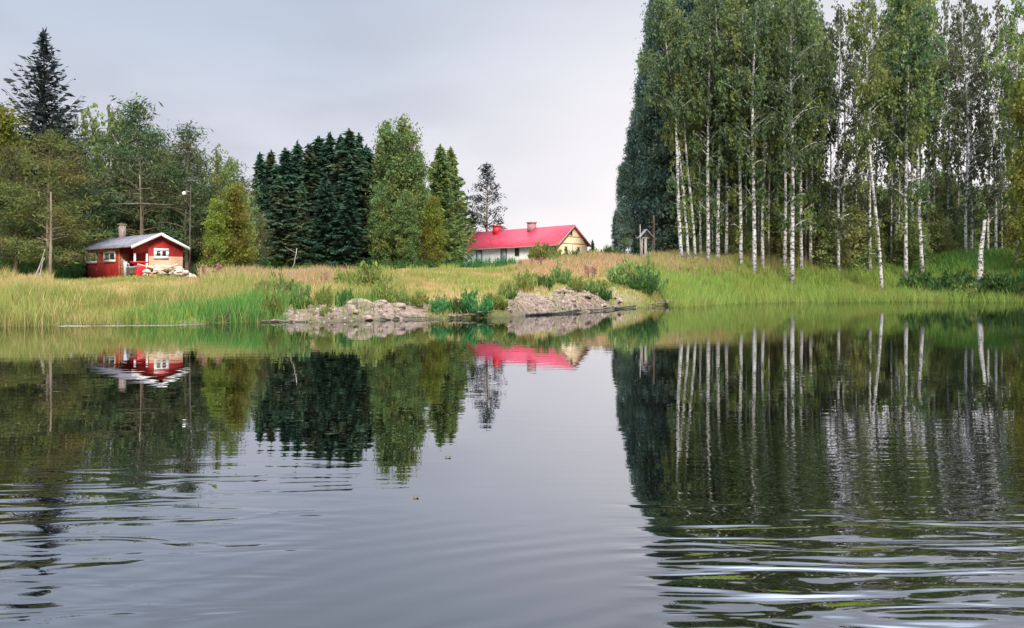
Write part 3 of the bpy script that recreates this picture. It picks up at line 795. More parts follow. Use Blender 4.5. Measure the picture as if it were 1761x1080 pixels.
for kd, i, px, D, yt, wp, lb in (
    ('bush_olive', 0, 938, 78, 412, 62, 'large olive bush hiding the right part of the long house wall'),
    ('bush_dark', 0, 985, 79, 428, 46, 'dark round bush under the cream gable of the house'),
    ('bush', 0, 960, 76, 432, 40, 'green bush between the olive bush and the gable bush'),
    ('bush', 1, 1022, 84, 427, 40, 'green bush right of the house against the sky gap'),
    ('bush_dark', 1, 1050, 76, 420, 44, 'dark bush at the foot of the wood edge right of the house'),
    ('bush_olive', 1, 905, 45, 464, 60, 'olive bush on top of the stony point, left of the green one'),
    ('bush', 0, 962, 46, 452, 52, 'green bush on top of the stony point beside a stone'),
    ('bush', 1, 1078, 50.3, 444, 72, 'bright green willow bush on the bank before the birch wood, left half'),
    ('bush', 0, 1112, 51, 443, 74, 'bright green willow bush on the bank before the birch wood, right half'),
    ('bush_dark', 1, 1104, 49.3, 466, 56, 'darker low bush at the front foot of the bright willow bushes'),
    ('nettle', 0, 815, 31.75, 497, 66, 'dark green sedge tuft at the waterline in the middle of the bank'),
    ('nettle', 1, 757, 31.2, 508, 46, 'smaller green tuft left of the dark sedge tuft at the waterline'),
    ('bush_olive', 0, 858, 32.6, 505, 40, 'yellowish weed clump right of the dark sedge tuft'),
    ('bush_olive', 1, 640, 37, 452, 90, 'tall weedy clump on the meadow edge above the pale ledge'),
    ('bush_olive', 0, 600, 39, 460, 70, 'weedy clump just left of the tall one above the pale ledge'),
    ('bush_olive', 1, 1035, 47, 480, 50, 'yellow green weeds at the right end of the stony point'),
    ('bush_olive', 0, 1060, 49, 492, 50, 'low yellow green weeds sloping to the water past the stony point'),
    ('bush', 0, 478, 31.5, 468, 95, 'tall green clump above the left end of the stony bank'),
    ('bush_dark', 0, 1640, 66.5, 462, 80, 'dark green shrub on the bank left of the leaning stump'),
    ('bush_dark', 1, 1590, 68, 462, 90, 'dark green shrub on the bank under the crossing birches'),
    ('bush', 1, 1660, 65, 482, 60, 'green shrub hanging to the water left of the leaning stump'),
    ('bush_dark', 0, 1720, 63.5, 462, 80, 'dark shrub right of the leaning stump on the far right bank'),
    ('bush_dark', 1, 1760, 62, 455, 70, 'dark shrub at the right edge of the photo on the bank'),
    ('bush_dark', 0, 1800, 60, 455, 80, 'dark shrub just past the right edge on the bank'),
    ('bush', 0, 70, 33, 498, 44, 'small olive green clump in the dry meadow at the left'),
):
    put_shrub(kd, i, px, D, yt, wp, lb)
for k, (px, t_, hp, wp) in enumerate(((470, 0.5, 45, 40), (520, 1.6, 46, 50), (556, 1.9, 40, 46), (592, 2.4, 34, 40), (660, 2.3, 40, 46), (690, 1.9, 26, 34), (722, 1.0, 30, 34), (785, 0.5, 30, 34), (845, 0.7, 30, 34), (872, 1.8, 30, 40), (900, 4.0, 28, 40), (935, 4.4, 30, 36), (990, 4.2, 30, 40), (1015, 3.0, 26, 34), (560, 0.5, 16, 24), (1040, 1.4, 24, 34))):
    x_ = X_at(px, 31 if px < 850 else 38); D = float(shore(x_)) + t_; x_ = X_at(px, D); D = float(shore(x_)) + t_
    zt = gz1(X_at(px, D), D); yb = HY - (zt - CAM_H) / D * F
    put_shrub(('bush_olive', 'bush', 'bush_olive', 'bush_dark')[k % 4], k % 2, px, D, yb - hp, wp, ORD[sorted((470, 520, 556, 592, 660, 690, 722, 785, 845, 872, 900, 935, 990, 1015, 560, 1040)).index(px)] + ' ragged weed clump from the left on the stony bank', 'weed clumps on the stony bank', name='weed_clump', cat='plant')
for k in range(13):
    put_shrub('nettle', k % 2, 728 + k * 12.5, 73 + (k % 3), 452 - (k * 0.8), 26, 'low dark green nettle clump in the strip before the long house wall', 'nettle clumps before the house', name='nettle_clump', cat='plant')
r = random.Random(3)
for k in range(26):
    px = 1180 + k * 23 + r.uniform(-8, 8)
    put_shrub(r.choice(['bush_dark', 'bush_dark', 'bush_olive']), k % 2, px, r.uniform(74, 80), r.uniform(418, 436), 50, ORD[k] + ' low dark shrub from the left on the ground between the birch trunks', 'low shrubs among the birch trunks')
for k in range(9):
    put_shrub('bush_dark', k % 2, 345 + k * 12, 47 + (k % 3), r.uniform(438, 450), 34, 'tall weed clump at the foot of the left wood right of the cabin', 'weed clumps right of the cabin')
for k in range(9):
    put_shrub('bush_dark', k % 2, 0 + k * 17, 45 + (k % 3), r.uniform(440, 455), 40, 'dark undergrowth shrub below the pines left of the cabin', 'undergrowth left of the cabin')
for k in range(22):
    put_shrub('bush_dark', k % 2, -70 + k * 24, 60 + (k % 3), 436 - 4 * (k % 4), 62, 'dark shrub at the back of the left wood behind the pine trunks', 'shrubs at the back of the left wood')
for k in range(16):
    put_shrub('bush_dark', k % 2, 440 + k * 22, 71.5 + (k % 2), r.uniform(440, 452), 50, 'dark green shrub along the foot of the middle trees', 'shrubs along the foot of the middle trees')

# ------------------------------------------------------------------ grass
def blades(P3, H, Wd, bend, r, name, mat):
    n = len(P3)
    a = r.uniform(0, 6.283, n); side = np.stack([np.cos(a), np.sin(a), np.zeros(n)], 1) * (Wd / 2)[:, None]
    b = r.uniform(0, 6.283, n); dv = np.stack([np.cos(b), np.sin(b), np.zeros(n)], 1) * (H * bend)[:, None]
    up = np.array([0, 0, 1.0])
    m1 = P3 + up * (H * 0.55)[:, None] + dv * 0.3
    tip = P3 + up * H[:, None] + dv
    V = np.stack([P3 - side, P3 + side, m1 + side * 0.8, m1 - side * 0.8, tip], 1).reshape(-1, 3)
    i0 = np.arange(n)[:, None] * 5
    return mesh_np(name, V, [i0 + np.array([[0, 1, 2, 3]]), i0 + np.array([[3, 2, 4]])], [mat])
GM = {
 'dry': leaf_mat('dry grass', (0.34, 0.27, 0.095), (0.64, 0.52, 0.23), alt=(0.29, 0.30, 0.085), trans=0.3, tscale=0.5),
 'green': leaf_mat('green grass', (0.15, 0.22, 0.045), (0.34, 0.42, 0.11), alt=(0.40, 0.36, 0.12), trans=0.35, tscale=0.4),
 'lime': leaf_mat('lime reeds', (0.17, 0.30, 0.05), (0.40, 0.58, 0.15), alt=(0.36, 0.38, 0.10), trans=0.35, tscale=0.25),
 'sedge': leaf_mat('sedge', (0.06, 0.14, 0.03), (0.15, 0.30, 0.07), trans=0.3),
 'pink': leaf_mat('reddish seeding grass', (0.36, 0.19, 0.12), (0.56, 0.36, 0.24), trans=0.3),
}
r = np.random.default_rng(99)
acc = {k: [] for k in GM}
def scatter(n, x0, x1, t0, t1, pick):
    """random points between x0..x1 and t0..t1 metres behind the shore; pick(x,y,t,px) -> kind array, keep prob, height, width"""
    x = r.uniform(x0, x1, n); t_ = r.uniform(t0, t1, n); y = shore(x) + t_
    px = x / y * F + CX
    kind, keep, H, Wd = pick(x, y, t_, px)
    keep = keep * (1 - 0.9 * gravel_mask(x, y))
    ok = r.uniform(0, 1, n) < keep
    x, y, kind, H, Wd = x[ok], y[ok], kind[ok], H[ok], Wd[ok]
    z = np.maximum(gz(x, y), -0.6) - 0.03
    for k in GM:
        s = kind == k
        if s.any(): acc[k].append((np.stack([x[s], y[s], z[s]], 1), H[s], Wd[s]))
def pick_left(x, y, t_, px):
    n1 = vnoise(x, y, 2.2, 21); n2 = vnoise(x, y, 0.8, 22); u = r.uniform(0, 1, len(x))
    kind = np.full(len(x), 'dry', dtype='<U8')
    gp = sstep((3.6 + 2.4 * (n1 - 0.5) - t_) / 2.0) * (0.4 + 0.6 * sstep((px - 100) / 150))
    kind[u < gp] = 'green'
    sed = sstep((px - 150) / 150) * sstep((3.6 - t_) / 1.5) * (0.25 + 0.75 * (n1 > 0.42)) * gp
    kind[u < sed * 0.85] = 'sedge'
    pk = sstep((px - 270) / 80) * sstep((640 - px) / 60) * sstep((t_ - 9) / 4)
    kind[(u > 1 - 0.65 * pk)] = 'pink'
    kind[(kind == 'dry') & (n1 > 0.52) & (u < 0.6)] = 'green'
    H = (0.22 + 0.40 * n2 + 0.22 * (n1 > 0.5)) * r.uniform(0.5, 1.3, len(x))
    H = np.where(kind == 'sedge', H * 1.25, H)
    H *= np.where((px > 90) & (px < 345), 1 - 0.62 * sstep((t_ - 4.5) / 4), 1.0)
    return kind, np.full(len(x), 0.95), H, 0.016 + 0.012 * r.uniform(0, 1, len(x)) + 0.0006 * t_
scatter(110000, -24, -5, -0.15, 22, pick_left)
def pick_mid(x, y, t_, px):
    n1 = vnoise(x, y, 1.8, 31); n2 = vnoise(x, y, 0.7, 32); u = r.uniform(0, 1, len(x))
    kind = np.full(len(x), 'dry', dtype='<U8')
    kind[(n1 > 0.48) & (u < 0.6)] = 'green'
    kind[(t_ < 2.2) & (u < 0.7)] = 'green'
    kind[(n1 < 0.28) & (u < 0.4)] = 'pink'
    pk = sstep((px - 860) / 40) * sstep((y - 55) / 8)
    kind[u > 1 - 0.8 * pk] = 'pink'
    H = (0.14 + 0.22 * n2) * r.uniform(0.6, 1.3, len(x)) + 0.35 * ((n1 > 0.72) & (u < 0.3)) + 0.5 * pk * n2
    return kind, np.full(len(x), 0.9), H, 0.02 + 0.014 * r.uniform(0, 1, len(x)) + 0.0005 * t_
scatter(100000, -9, 11, -0.1, 46, pick_mid)
def pick_right(x, y, t_, px):
    n1 = vnoise(x, y, 2.5, 41); n2 = vnoise(x, y, 0.9, 42); u = r.uniform(0, 1, len(x))
    kind = np.full(len(x), 'lime', dtype='<U8')
    kind[u < 0.25] = 'green'
    top = sstep((t_ - 5.2 + 4 * (n1 - 0.5)) / 3.0) * sstep((1600 - px) / 160)
    kind[u > 1 - 0.55 * top] = 'dry'
    kind[u > 1 - 0.33 * top] = 'pink'
    drk = sstep((px - 1500) / 80) * sstep((t_ - 3) / 3)
    kind[u < 0.6 * drk] = 'sedge'
    keep = np.where(t_ < 0, 0.35 + 0.65 * sstep((t_ + 5) / 5), 1.0) * np.where(t_ < 0, n1 * 1.2, 1)
    H = (0.6 + 0.5 * n2) * r.uniform(0.6, 1.3, len(x))
    H = np.where(t_ < 0, H * 1.15 + 0.3, H)
    return kind, keep, H, 0.035 + 0.025 * r.uniform(0, 1, len(x))
scatter(120000, 9.5, 46, -5.0, 16, pick_right)
NMS = {'dry': 'dry_grass', 'green': 'green_grass', 'lime': 'reeds', 'sedge': 'sedge', 'pink': 'reddish_grass'}
LBS = {'dry': 'straw coloured meadow grass across the bank', 'green': 'green grass mixed along the shore and meadow', 'lime': 'lime green reeds along the right shore', 'sedge': 'deep green sedge at the left waterline', 'pink': 'reddish seeding grass on the bank top'}
for k in GM:
    P3 = np.concatenate([a[0] for a in acc[k]]); H = np.concatenate([a[1] for a in acc[k]]); Wd = np.concatenate([a[2] for a in acc[k]])
    tag(link(NMS[k], blades(P3, H, Wd, np.full(len(H), 0.28), r, NMS[k], GM[k])), LBS[k], 'grass', kind='stuff')

# ------------------------------------------------------------------ stones
def rock_mesh(seed, mat, flat=0.6, sub=3):
    bm = bmesh.new()
    bmesh.ops.create_icosphere(bm, subdivisions=sub, radius=1.0)
    rr = np.random.default_rng(seed)
    pl = runit(9, rr); off = rr.uniform(0.55, 0.95, 9)
    for v in bm.verts:
        p = np.array(v.co)
        for d, o in zip(pl, off):
            k = p @ d
            if k > o: p = p - d * (k - o)
        p = p * (1 + 0.07 * math.sin(p[0] * 5 + seed) * math.sin(p[1] * 6 + seed * 2) * math.cos(p[2] * 5))
        p[2] *= flat
        v.co = p
    me = bpy.data.meshes.new('rock'); bm.to_mesh(me); bm.free()
    me.materials.append(mat)
    return me
ROCK = [rock_mesh(300 + i, M['stone'], 0.5 + 0.1 * (i % 3)) for i in range(5)]
PALE = [rock_mesh(320 + i, M['pale_stone'], 0.55 + 0.1 * (i % 3)) for i in range(4)]
def rock(me, x, y, s, label, group=None, name='rock', dz=0.0, sq=(1, 1, 1)):
    o = link(name, me, None, (x, y, gz1(x, y) + s * 0.02 + dz))
    o.rotation_euler = (random.uniform(-.2, .2), random.uniform(-.2, .2), random.uniform(0, 6.28))
    o.scale = (s * sq[0], s * sq[1], s * sq[2])
    tag(o, label, 'rock', group)
    return o
rr = random.Random(17)
o = rock(ROCK[0], X_at(617, 30.6), 30.6, 0.62, 'broad flat topped ledge rock on the stony bank left of the sedge tuft', sq=(1.1, 0.9, 0.9)); o.rotation_euler = (0.1, 0, 0.1)
for k in range(34):
    px = rr.uniform(490, 740); D = float(shore(X_at(px, 30))) + rr.uniform(0.1, 2.2)
    x = X_at(px, D)
    rock(ROCK[rr.randrange(5)], x, float(shore(x)) + rr.uniform(0.0, 2.3), 0.06 + 0.3 * rr.random() ** 3, 'pinkish grey stone scattered on the left stony bank by the water', 'stones on the left stony bank')
for k in range(34):
    x = rr.uniform(0.2, 6.2)
    rock(ROCK[rr.randrange(5)], x, float(shore(x)) + rr.uniform(0.0, 4.0), 0.07 + 0.36 * rr.random() ** 3, 'grey brown stone scattered on the right stony point by the water', 'stones on the right stony point')
rock(PALE[0], X_at(931, 44), 44, 0.42, 'pale pinkish boulder between the two bushes on the stony point')
rock(PALE[1], X_at(976, 43), 43, 0.22, 'small white stone at the foot of the green bush on the stony point')
rock(ROCK[2], X_at(982, 42.5), 42.5, 0.36, 'brown boulder right of the small white stone on the stony point')
# fine gravel (uncountable)
mb = MB(); bm = bmesh.new(); bmesh.ops.create_icosphere(bm, subdivisions=1, radius=1.0)
iv = np.array([v.co[:] for v in bm.verts]); it = np.array([[v.index for v in f.verts] for f in bm.faces]); bm.free()
x = np.concatenate([r.uniform(-9.5, -2.4, 9000), r.uniform(-0.8, 7.5, 11000)]); y = shore(x) + r.uniform(-0.1, 6.5, len(x))
ok = r.uniform(0, 1, len(x)) < gravel_mask(x, y) ** 1.5 * 0.22
x, y = x[ok], y[ok]; z = gz(x, y)
n = len(x); s = r.gamma(1.6, 0.016, n) + 0.012
V = iv[None] * (s[:, None] * r.uniform(0.6, 1.2, (n, 3)))[:, None, :] * (1 + r.uniform(-.2, .2, (n, len(iv), 1))) + np.stack([x, y, z + s * 0.05], 1)[:, None, :]
T = (it[None] + (np.arange(n) * len(iv))[:, None, None]).reshape(-1, 3)
m, t, out = new_mat('gravel stones')
g = N(t, 'ShaderNodeNewGeometry'); b = N(t, 'ShaderNodeBsdfPrincipled'); b.inputs['Roughness'].default_value = 0.9
t.links.new(mixcol(t, g.outputs['Random Per Island'], (0.10, 0.07, 0.055), (0.40, 0.31, 0.26)), b.inputs['Base Color'])
t.links.new(b.outputs[0], out.inputs[0]); M['gravel'] = m
tag(link('gravel', mesh_np('gravel', V.reshape(-1, 3), [T], [m])), 'pinkish grey gravel on the two bare patches of bank', 'gravel', kind='stuff')

# ------------------------------------------------------------------ driftwood along the waterline
def wood(name, pts, rad, label, mat='drift', cat='driftwood', group=None, branches=0, seed=0, rough=0.6):
    pts = np.array(pts, float)
    root_z = pts[0].copy()
    mb = MB(); q = pts - root_z
    k = np.linspace(0, len(q) - 1, 4 * len(q))
    p = np.stack([np.interp(k, range(len(q)), q[:, i]) for i in range(3)], 1)
    rs = np.random.default_rng(seed)
    p += rs.normal(0, rad * rough, p.shape)
    mb.tube(p, np.linspace(rad, rad * 0.45, len(p)) * rs.uniform(0.85, 1.15, len(p)), 8)
    for b_ in range(branches):
        c = p[rs.integers(2, len(p) - 1)]
        d = np.array([rs.uniform(-.5, .5), rs.uniform(-.2, .3), rs.uniform(0.15, 0.5)])
        mb.tube(np.stack([c, c + d * 0.5, c + d]), [rad * 0.35, rad * 0.22, rad * 0.1], 5)
    o = mb.obj(name, M[mat], None, True); o.location = root_z
    return tag(o, label, cat, group)
def sh(px, D0, t_, z):
    x = X_at(px, D0); y = float(shore(x)) + t_
    x = X_at(px, y); y = float(shore(x)) + t_
    return (x, y, z)
wood('driftwood_log', [sh(905, 34, -0.25, 0.05), sh(960, 37, -0.2, 0.1), sh(1020, 41, -0.2, 0.1), sh(1080, 45, -0.1, 0.12), sh(1150, 51, -0.2, 0.2)], 0.065, 'long wet log lying along the waterline of the stony point', branches=4, seed=1)
wood('driftwood_log', [sh(1145, 51, -0.6, 0.22), sh(1175, 54, -1.5, 0.2), sh(1220, 58, -2.8, 0.12)], 0.12, 'dark log end poking out into the reeds on the right', branches=3, seed=2)
wood('driftwood_log', [sh(770, 31, -0.1, 0.12), sh(800, 31.5, -0.2, 0.14), sh(850, 32, -0.15, 0.22)], 0.06, 'brown log at the waterline below the dark sedge tuft', branches=3, seed=3)
wood('driftwood_log', [sh(655, 30, -0.1, 0.05), sh(700, 30.5, -0.12, 0.08), sh(760, 31, -0.1, 0.1)], 0.04, 'thin brown pole at the waterline left of the sedge tuft', branches=2, seed=4)
wood('driftwood_log', [sh(452, 27.7, -0.05, 0.06), sh(520, 28.3, -0.1, 0.05), sh(600, 29, -0.1, 0.06)], 0.03, 'dark thin pole at the waterline of the left stony bank', branches=3, seed=5)
wood('floating_stick', [sh(105, 25, -0.35, 0.0), sh(200, 25.5, -0.4, 0.0), sh(290, 26.2, -0.3, 0.0), sh(352, 26.6, -0.2, 0.0)], 0.011, 'long pale stick floating along the left reeds', mat='grey_wood', cat='stick', seed=6)
for k, (px, lb) in enumerate(((362, 'nearest the sedge'), (392, 'in the middle of the twig heap'), (420, 'furthest right in the twig heap'))):
    wood('branch', [sh(px, 27, 0.1, 0.05), sh(px + 14, 27, 0.15, 0.22), sh(px + 34, 27.2, 0.1, 0.12)], 0.03, 'dry branch lying at the left waterline, ' + lb, cat='branch', branches=6, seed=10 + k)
wood('bare_sapling', [(X_at(497, 34), 34, gz1(X_at(497, 34), 34)), (X_at(500, 34), 34, Z_at(470, 34)), (X_at(512, 34), 34, Z_at(428, 34))], 0.03, 'bare forked twig standing in the meadow before the dark spruces', mat='grey_wood', cat='twig', branches=2, seed=20)
# leaning dead sticks left of the cabin
for k, (p0, p1, lb) in enumerate((((58, 474), (74, 428), 'pale dead stick leaning right in the grass at the left'), ((66, 470), (72, 442), 'short pale dead stick upright beside the leaning one at the left'))):
    wood('dead_stick', [(X_at(p0[0], 38), 38, Z_at(p0[1], 38) - 0.3), (X_at(p1[0], 38), 38.2, Z_at(p1[1], 38))], 0.035, lb, mat='grey_wood', cat='stick', seed=30 + k)
# broken leaning birch stump on the right
pts = [(X_at(1684, 64.8), 64.8, gz1(X_at(1684, 64.8), 64.8) - 0.2), (X_at(1687, 64.8), 64.8, Z_at(430, 64.8)), (X_at(1694, 64.8), 64.8, Z_at(378, 64.8))]
o = wood('birch_snag', pts, 0.26, 'broken white birch stump leaning right on the far right bank', mat='birch_bark', cat='tree stump', seed=40, rough=0.03)
# slim bare trunks inside the woods
def bare_trunk(px, D, ybase, ytop, rad, label, mat='grey_wood', cross=None):
    x = X_at(px, D); z0 = gz1(x, D) - 0.1
    mb = MB(); hh = Z_at(ytop, D) - z0
    zz = np.linspace(0, hh, 8)
    mb.tube(np.stack([0.08 * np.sin(zz * 0.5), 0 * zz, zz], 1), np.linspace(rad, rad * 0.5, 8), 7)
    rs = random.Random(int(px))
    for k in range(7):
        z1 = rs.uniform(0.35, 0.95) * hh; a = rs.uniform(0, 6.28); L = rs.uniform(0.3, 0.9)
        mb.tube([(0.08 * math.sin(z1 * .5), 0, z1), (math.cos(a) * L, math.sin(a) * L, z1 + rs.uniform(-.1, .3))], [rad * 0.3, rad * 0.1], 4)
    if cross:
        zc = Z_at(cross[0], D) - z0
        mb.tube([(cross[1], 0, zc), (0, -0.1, zc + 0.04), (cross[2], 0, zc - 0.05)], [0.008, 0.022, 0.008], 5)
    o = mb.obj('bare_tree', M[mat], None, True); o.location = (x, D, z0)
    return tag(o, label, 'dead tree')
bare_trunk(85, 39.5, 475, 330, 0.075, 'pale bare lower trunk in front of the olive pine at the left', 'pine_bark')
bare_trunk(240, 46.3, 420, 300, 0.04, 'thin bare trunk with one long crosswise branch behind the cabin ridge', 'pine_bark', cross=(351, -1.7, 1.9))
bare_trunk(1123, 73, 440, 370, 0.16, 'short dark trunk right of the little roofed shelter', 'bark')

# ------------------------------------------------------------------ lamp pole right of the cabin
x, D = X_at(326, 44.5), 44.5
root = empty('lamp_pole', (x, D, gz1(x, D) - 0.1)); zz = root.location.z
tag(root, 'thin grey pole with a small white lamp right of the cabin gable', 'lamp pole')
mb = MB(); hh = Z_at(318, D) - zz
mb.tube([(0, 0, 0), (0.02, 0, hh * 0.5), (0.06, 0, hh)], [0.04, 0.035, 0.02], 8); mb.obj('pole', M['bark'], root, True)
mb = MB(); zl = Z_at(333, D) - zz
mb.tube([(0.04, 0, zl + 0.1), (-0.15, -0.05, zl + 0.14), (-0.27, -0.08, zl + 0.1)], [0.015] * 3, 6); mb.obj('arm', M['pale_metal'], root, True)
mb = MB(); th = np.linspace(0.05, 3.1, 8)
mb.tube(np.stack([np.full(8, -0.27), np.full(8, -0.08), zl - 0.1 * np.cos(th)], 1), 0.09 * np.sin(th) + 0.01, 10); mb.obj('lamp_globe', M['white_paint'], root, True)

# ------------------------------------------------------------------ red cabin
CE = (X_at(228, 42), 42.0)
cz = 1.4
cab = empty('red_cabin', (CE[0], CE[1], cz), math.atan2(0.72, 0.69))
tag(cab, 'small red wooden cabin with a grey roof and white framed windows', 'cabin')
W_, L_, EZ, AZ = 2.86, 8.2, 3.26 - cz, 3.95 - cz
sl = (AZ - EZ) / (W_ / 2)
mb = MB()
def roof_z(x): return EZ + sl * min(x, W_ - x) - 0.03
x0, x1 = 0.14, 2.72
mb.prism([(x0, -0.3), (x1, -0.3), (x1, roof_z(x1)), (W_ / 2, roof_z(W_ / 2)), (x0, roof_z(x0))], 'y', 2.2, L_ - 0.15)
mb.prism([(0.87, -0.3), (x1, -0.3), (x1, roof_z(x1)), (W_ / 2, roof_z(W_ / 2)), (0.87, roof_z(0.87))], 'y', 0.18, 2.198)
mb.prism([(x0, EZ - 0.32), (0.868, EZ - 0.32), (0.868, roof_z(0.868)), (x0, roof_z(x0))], 'y', 0.18, 0.26)
mb.obj('wall', M['red_planks'], cab)
mb = MB(); mb.box(0.9, x1 - 0.02, 0.15, 0.179, -0.25, 2.80 - cz); mb.obj('plank_cladding', M['tan_planks'], cab)
mb = MB()
th = 0.07
mb.prism([(-0.08, EZ - sl * 0.08), (W_ / 2, AZ), (W_ / 2, AZ + th), (-0.08, EZ - sl * 0.08 + th)], 'y', -0.1, L_ + 0.1)
mb.prism([(W_ / 2 + 0.001, AZ), (W_ + 0.08, EZ - sl * 0.08), (W_ + 0.08, EZ - sl * 0.08 + th), (W_ / 2 + 0.001, AZ + th)], 'y', -0.1, L_ + 0.1)
rf = mb.obj('roof', M['felt_roof'], cab)
mb = MB()
for a, b_ in (((-0.11, EZ - sl * 0.11), (W_ / 2, AZ)), ((W_ / 2 + 0.001, AZ), (W_ + 0.11, EZ - sl * 0.11))):
    mb.prism([(a[0], a[1] - 0.07), (b_[0], b_[1] - 0.07), (b_[0], b_[1] + 0.09), (a[0], a[1] + 0.09)], 'y', -0.15, -0.101)
mb.obj('bargeboard', M['white_paint'], rf)
mb = MB(); mb.box(1.55, 1.86, 5.75, 6.08, 2.2, Z_at(384, 46) - cz); mb.box(1.51, 1.90, 5.71, 6.12, Z_at(384, 46) - cz, Z_at(384, 46) - cz + 0.06); mb.obj('chimney', M['brick'], cab)
mb = MB(); mb.box(x0 - 0.03, x0 + 0.07, 2.14, 2.199, -0.3, roof_z(x0) - 0.01); mb.obj('corner_board', M['brown_trim'], cab)
mb = MB(); mb.box(x0 - 0.02, x0 - 0.001, 2.25, L_ - 0.16, EZ - 0.16, EZ - 0.03); mb.obj('eave_board', M['brown_trim'], cab)
for xx, yy in ((0.16, 0.2), (0.78, 0.2)):
    mb = MB(); mb.box(xx, xx + 0.09, yy, yy + 0.09, -0.3, EZ - 0.33); mb.obj('porch_post', M['white_paint'], cab)
mb = MB(); mb.box(0.15, 0.86, 0.3, 2.19, -0.3, 0.1); mb.obj('porch_floor', M['grey_wood'], cab)
mb = MB(); mb.box(0.2, 0.8, 2.15, 2.197, 0.1, 1.55)
dr = mb.obj('door', M['brown_trim'], cab)
mb = MB(); mb.box(0.27, 0.30, 2.11, 2.149, 0.75, 0.87); mb.obj('handle', M['pale_metal'], dr)
def window(parent, face, a0, a1, z0, z1, fw=0.09, bars=1, pos=0.0, nm='window', fmat='white_paint'):
    """face 'x' : on plane x=pos facing -x; 'y': plane y=pos facing -y"""
    def bx(mbb, p0, p1, q0, q1, d0, d1):
        if face == 'x': mbb.box(pos - d1, pos - d0, p0, p1, q0, q1)
        else: mbb.box(p0, p1, pos - d1, pos - d0, q0, q1)
    mb = MB(); bx(mb, a0 + fw, a1 - fw, z0 + fw, z1 - fw, 0.002, 0.02)
    pane = mb.obj(nm, M['glass'], parent)
    mb = MB()
    bx(mb, a0, a1, z1 - fw, z1, 0.001, 0.05); bx(mb, a0, a1, z0, z0 + fw, 0.001, 0.05)
    bx(mb, a0, a0 + fw, z0 + fw, z1 - fw, 0.001, 0.05); bx(mb, a1 - fw, a1, z0 + fw, z1 - fw, 0.001, 0.05)
    for k in range(bars):
        c = a0 + (a1 - a0) * (k + 1) / (bars + 1)
        bx(mb, c - fw * 0.35, c + fw * 0.35, z0 + fw, z1 - fw, 0.021, 0.045)
    mb.obj('frame', M[fmat], pane)
window(cab, 'x', 2.62, 4.3, 2.52 - cz, 3.13 - cz, 0.13, 1, x0)
window(cab, 'x', 5.35, 7.15, 2.50 - cz, 3.10 - cz, 0.13, 1, x0)
window(cab, 'y', 1.14, 1.93, 2.66 - cz, 3.22 - cz, 0.15, 1, 0.15)

# things outside the cabin
def lathe(prof, n=14):
    mb = MB(); pr = np.array(prof, float)
    thv = np.linspace(0, 2 * np.pi, n, endpoint=False)
    V = np.stack([pr[:, 0:1] * np.cos(thv), pr[:, 0:1] * np.sin(thv), np.repeat(pr[:, 1:2], n, 1)], -1).reshape(-1, 3)
    q = [(i * n + j, i * n + (j + 1) % n, (i + 1) * n + (j + 1) % n, (i + 1) * n + j) for i in range(len(pr) - 1) for j in range(n)]
    return mb.add(V, q)
x, D = X_at(239, 40.8), 40.8
root = empty('plastic_barrel', (x, D, gz1(x, D))); tag(root, 'red plastic barrel with a flared rim before the cabin porch', 'barrel')
lathe([(0.0, 0.0), (0.24, 0.0), (0.28, 0.3), (0.28, 0.6), (0.25, 0.78), (0.0, 0.78)]).obj('body', M['red_plastic'], root, True)
lathe([(0.25, 0.781), (0.42, 0.84), (0.42, 0.90), (0.0, 0.90)]).obj('rim', M['red_plastic'], root, True)
x, D = X_at(227, 40.6), 40.6
root = empty('washtub', (x, D, gz1(x, D) + 0.3)); tag(root, 'pale grey round tub left of the red barrel', 'tub')
lathe([(0.0, 0.0), (0.22, 0.0), (0.30, 0.3), (0.32, 0.3), (0.32, 0.34), (0.28, 0.34), (0.20, 0.04), (0.0, 0.04)]).obj('bowl', M['pale_metal'], root, True)
mb = MB()
for a in (0.5, 2.6, 4.7):
    mb.tube([(0.18 * math.cos(a), 0.18 * math.sin(a), 0.02), (0.24 * math.cos(a), 0.24 * math.sin(a), -0.35)], [0.02, 0.02], 5)
mb.obj('stand', M['bark'], root)
x, D = X_at(215.5, 40.4), 40.4
root = empty('water_pump', (x, D, gz1(x, D) - 0.05)); tag(root, 'grey hand pump like post left of the round tub', 'pump')
mb = MB(); mb.tube([(0, 0, 0), (0, 0, 0.55), (0.0, 0, 0.95)], [0.06, 0.07, 0.1], 8); mb.obj('post', M['pale_metal'], root, True)
mb = MB(); mb.tube([(0, 0, 0.85), (0.16, 0, 0.85), (0.2, 0, 0.72)], [0.03, 0.03, 0.025], 6); mb.obj('spout', M['pale_metal'], root, True)
mb = MB(); mb.tube([(0, 0, 0.96), (-0.16, 0, 1.05), (-0.28, 0, 0.8)], [0.02, 0.02, 0.018], 6); mb.obj('handle', M['grey_wood'], root, True)
